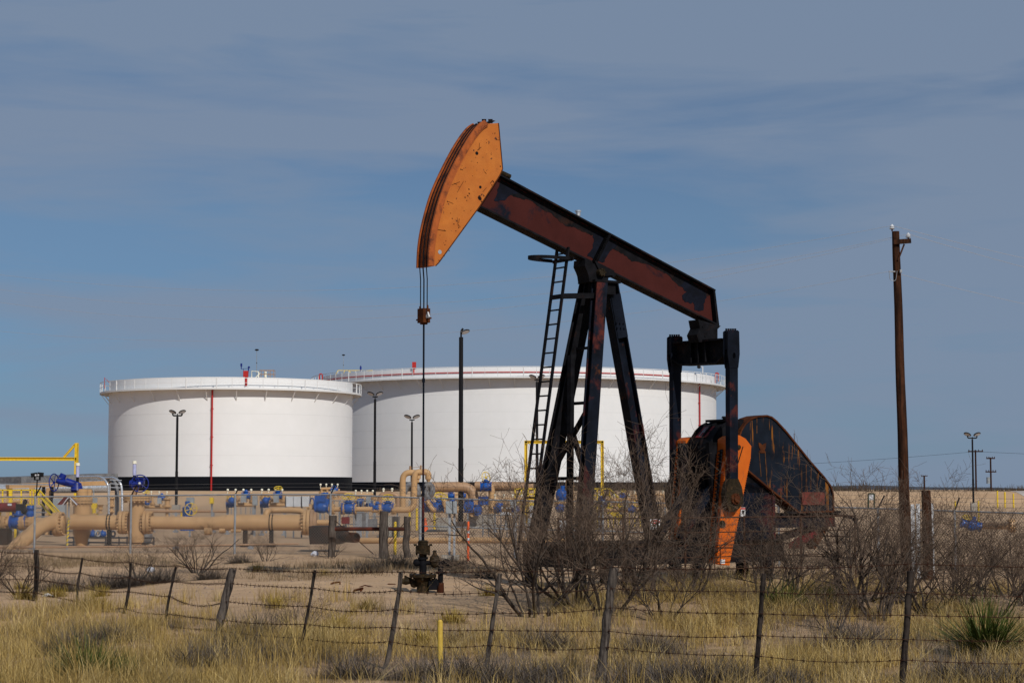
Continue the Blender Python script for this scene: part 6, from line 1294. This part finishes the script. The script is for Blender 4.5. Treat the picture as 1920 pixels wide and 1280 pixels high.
blades('bunch_grass', grassmat('pale_bunch_grass', [(.20, .13, .045), (.46, .33, .12), (.60, .46, .22), (.33, .23, .08)]), gx, gy, RNG.uniform(.26, .56, len(gx)), 46, RNG.uniform(.03, .09, len(gx)), .62, .0032, 'taller pale bunches of dry grass among the foreground grass')
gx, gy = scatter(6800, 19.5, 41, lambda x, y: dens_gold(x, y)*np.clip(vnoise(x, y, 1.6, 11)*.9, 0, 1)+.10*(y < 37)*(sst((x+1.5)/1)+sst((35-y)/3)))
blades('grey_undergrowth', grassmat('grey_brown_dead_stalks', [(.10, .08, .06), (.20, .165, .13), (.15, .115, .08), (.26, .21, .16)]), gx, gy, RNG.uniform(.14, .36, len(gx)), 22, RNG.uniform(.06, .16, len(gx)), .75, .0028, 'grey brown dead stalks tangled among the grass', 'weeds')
def dens_weed(x, y): return np.clip(vnoise(x, y, .8, 21)*.8+.12, 0, 1)*sst((y-41.3)/1.5)*sst((57.5-y)/3)*(1-sst((x-6)/3)*.2)
gx, gy = scatter(6500, 41, 58, dens_weed)
blades('low_weeds', grassmat('brown_low_weeds', [(.17, .115, .065), (.28, .20, .12), (.22, .15, .08), (.34, .26, .15)]), gx, gy, RNG.uniform(.08, .30, len(gx)), 16, RNG.uniform(.07, .22, len(gx)), .8, .0042, 'low brown weeds patching the sand along the chain link fence', 'weeds')
# loose stones and clods on the sand
n = 5200; X = RNG.uniform(-11, 13, n); Y = RNG.uniform(22, 57, n); r = RNG.gamma(1.6, .008, n)+.006; Z_s = gz(X, Y)
oc_ = np.array([[1, 0, 0], [0, 1, 0], [-1, 0, 0], [0, -1, 0], [0, 0, .7], [0, 0, -.7]]); V = (np.stack([X, Y, Z_s], 1)[:, None]+oc_[None]*r[:, None, None]*RNG.uniform(.6, 1.4, (n, 6, 1))).reshape(-1, 3)
ft = np.array([[0, 1, 4], [1, 2, 4], [2, 3, 4], [3, 0, 4], [1, 0, 5], [2, 1, 5], [3, 2, 5], [0, 3, 5]]); Fq = (np.arange(n)[:, None, None]*6+ft[None]).reshape(-1, 3)
tag(bigmesh('gravel', V, Fq, mat('sandy_stones', (.34, .25, .175), (.20, .14, .10), 2)), 'small stones and clods scattered over the sand', 'gravel', kind='stuff')
# ------------------------------------------------------------------ countable low shrubs
def tuftmesh(seed, H, W_, n, wd, stiff=.5, droop=.2, dome=True, rad=.12):
    r = np.random.default_rng(seed); a = r.uniform(0, 2*np.pi, n); el = np.arccos(r.uniform(.05, .98, n)); L_ = H*r.uniform(.65, 1.1, n)
    D = np.stack([np.cos(a)*np.sin(el)*W_/H, np.sin(a)*np.sin(el)*W_/H, np.cos(el)], 1); B = np.stack([r.normal(0, rad*W_, n), r.normal(0, rad*W_, n), np.full(n, -.02)], 1)
    sd_ = np.cross(D, [0, 0, 1.]); sd_ /= np.linalg.norm(sd_, axis=1, keepdims=True)+1e-6; w_ = wd*r.uniform(.6, 1.3, n)[:, None]
    def P(t, s): q = B+D*(L_*t)[:, None]; q[:, 2] -= droop*H*t*t*np.sin(el); q += r.normal(0, .004, q.shape); return q, s
    V = []
    for t, ww in ((0, 1), (.5, .9), (1, .12)):
        q, _ = P(t, 0); V += [q-sd_*w_*ww, q+sd_*w_*ww]
    V = np.stack(V, 1).reshape(-1, 3); b = np.arange(n)[:, None]*6; return V, np.concatenate([b+np.array([[0, 1, 3, 2]]), b+np.array([[2, 3, 5, 4]])], 0)
def family(name, m_, meshes, spots, cat, group, labels):
    ms = [bigmesh(name, V, Fq, m_) for V, Fq in meshes]
    for o in ms: COL.objects.unlink(o)
    for i, (px, D, s_) in enumerate(spots):
        o = ms[i % len(ms)].copy(); COL.objects.link(o); o.location = ground_at(px, D); o.scale = (s_,)*3; o.rotation_euler.z = i*1.7; tag(o, labels[i], cat, group)
gm = grassmat('grey_dead_shrub', [(.06, .05, .042), (.12, .10, .085), (.09, .07, .055), (.16, .13, .11)])
family('dead_shrub', gm, [tuftmesh(30+k, .56, .90, 950, .0034, rad=.22) for k in range(3)], [s[:3] for s in SH], 'shrub', 'grey dead shrubs', [s[3] for s in SH])
ym = grassmat('yellow_snakeweed', [(.30, .205, .03), (.42, .30, .05), (.24, .17, .04), (.36, .24, .03)])
SW = [(485, 47, .95, 'round yellow snakeweed above the broad grey post'), (110, 40, 1.0, 'yellow snakeweed left of the second wire post'), (50, 39, 1.1, 'yellow snakeweed at the left edge on the sand'), (45, 42.5, .8, 'small yellow snakeweed behind the first wire post'), (180, 34.5, 1.2, 'broad yellow snakeweed under the third wire post'),
 (190, 38.8, 1.0, 'yellow snakeweed on the sand near the third wire post'), (640, 31, 1.0, 'yellow snakeweed right of the slim post, at the sand edge'), (690, 33.5, .8, 'small yellow snakeweed left of the curved grey post'), (790, 28.5, 1.1, 'yellow snakeweed above the yellow marker'), (850, 31.5, 1.0, 'yellow snakeweed below the wellhead riser'),
 (520, 33.5, .9, 'yellow snakeweed left of the slim post on the sand edge'), (370, 22.5, .8, 'yellow snakeweed low at the bottom edge'), (1230, 24.5, .7, 'small yellow snakeweed right of the thick grey post'), (920, 36, .9, 'yellow snakeweed under the tips of the arching bush'), (610, 44.5, .6, 'tiny yellow snakeweed in the weeds behind the sand track')]
family('snakeweed', ym, [tuftmesh(40+k, .36, .42, 420, .004, rad=.2) for k in range(2)], [s[:3] for s in SW], 'shrub', 'yellow snakeweed clumps', [s[3] for s in SW])
YU = [(1845, 26.6, 1.15, 'large dark green yucca at the right in front of the wires'), (1465, 32.6, .8, 'green yucca behind the crooked dark post'), (1545, 33.2, .75, 'green yucca below the motor platform, right of another'), (172, 22.6, .85, 'small green yucca low in the golden grass at the left'), (232, 22.3, .6, 'tiny green yucca right of another in the golden grass')]
family('yucca', M['yucca'], [tuftmesh(50, .82, 1.0, 760, .0070, droop=.05, rad=.08)], [s[:3] for s in YU], 'yucca', 'green yuccas', [s[3] for s in YU])
# scraps on the track
for i, (px, D) in enumerate(((690, 39.7), (734, 40.6), (630, 40.2), (670, 37.2))):
    g = ground_at(px, D); mb = MB(); mb.path([g+Vector((-.17+.04*i, 0, .01)), g+Vector((-.05, .02*i, .05-.01*i)), g+Vector((.06+.02*i, 0, .02+.015*i)), g+Vector((.16-.03*i, -.02, .01))], .012+.004*i, 5)
    solo(mb, 'wood_scrap', M['rust'], ('curved brown stick on the sand track left of the wellhead', 'second brown stick on the track, closest to the wellhead', 'short brown stick on the track furthest from the wellhead', 'small dark stick at the near edge of the sand track')[i], 'stick', g, 'scraps on the track')
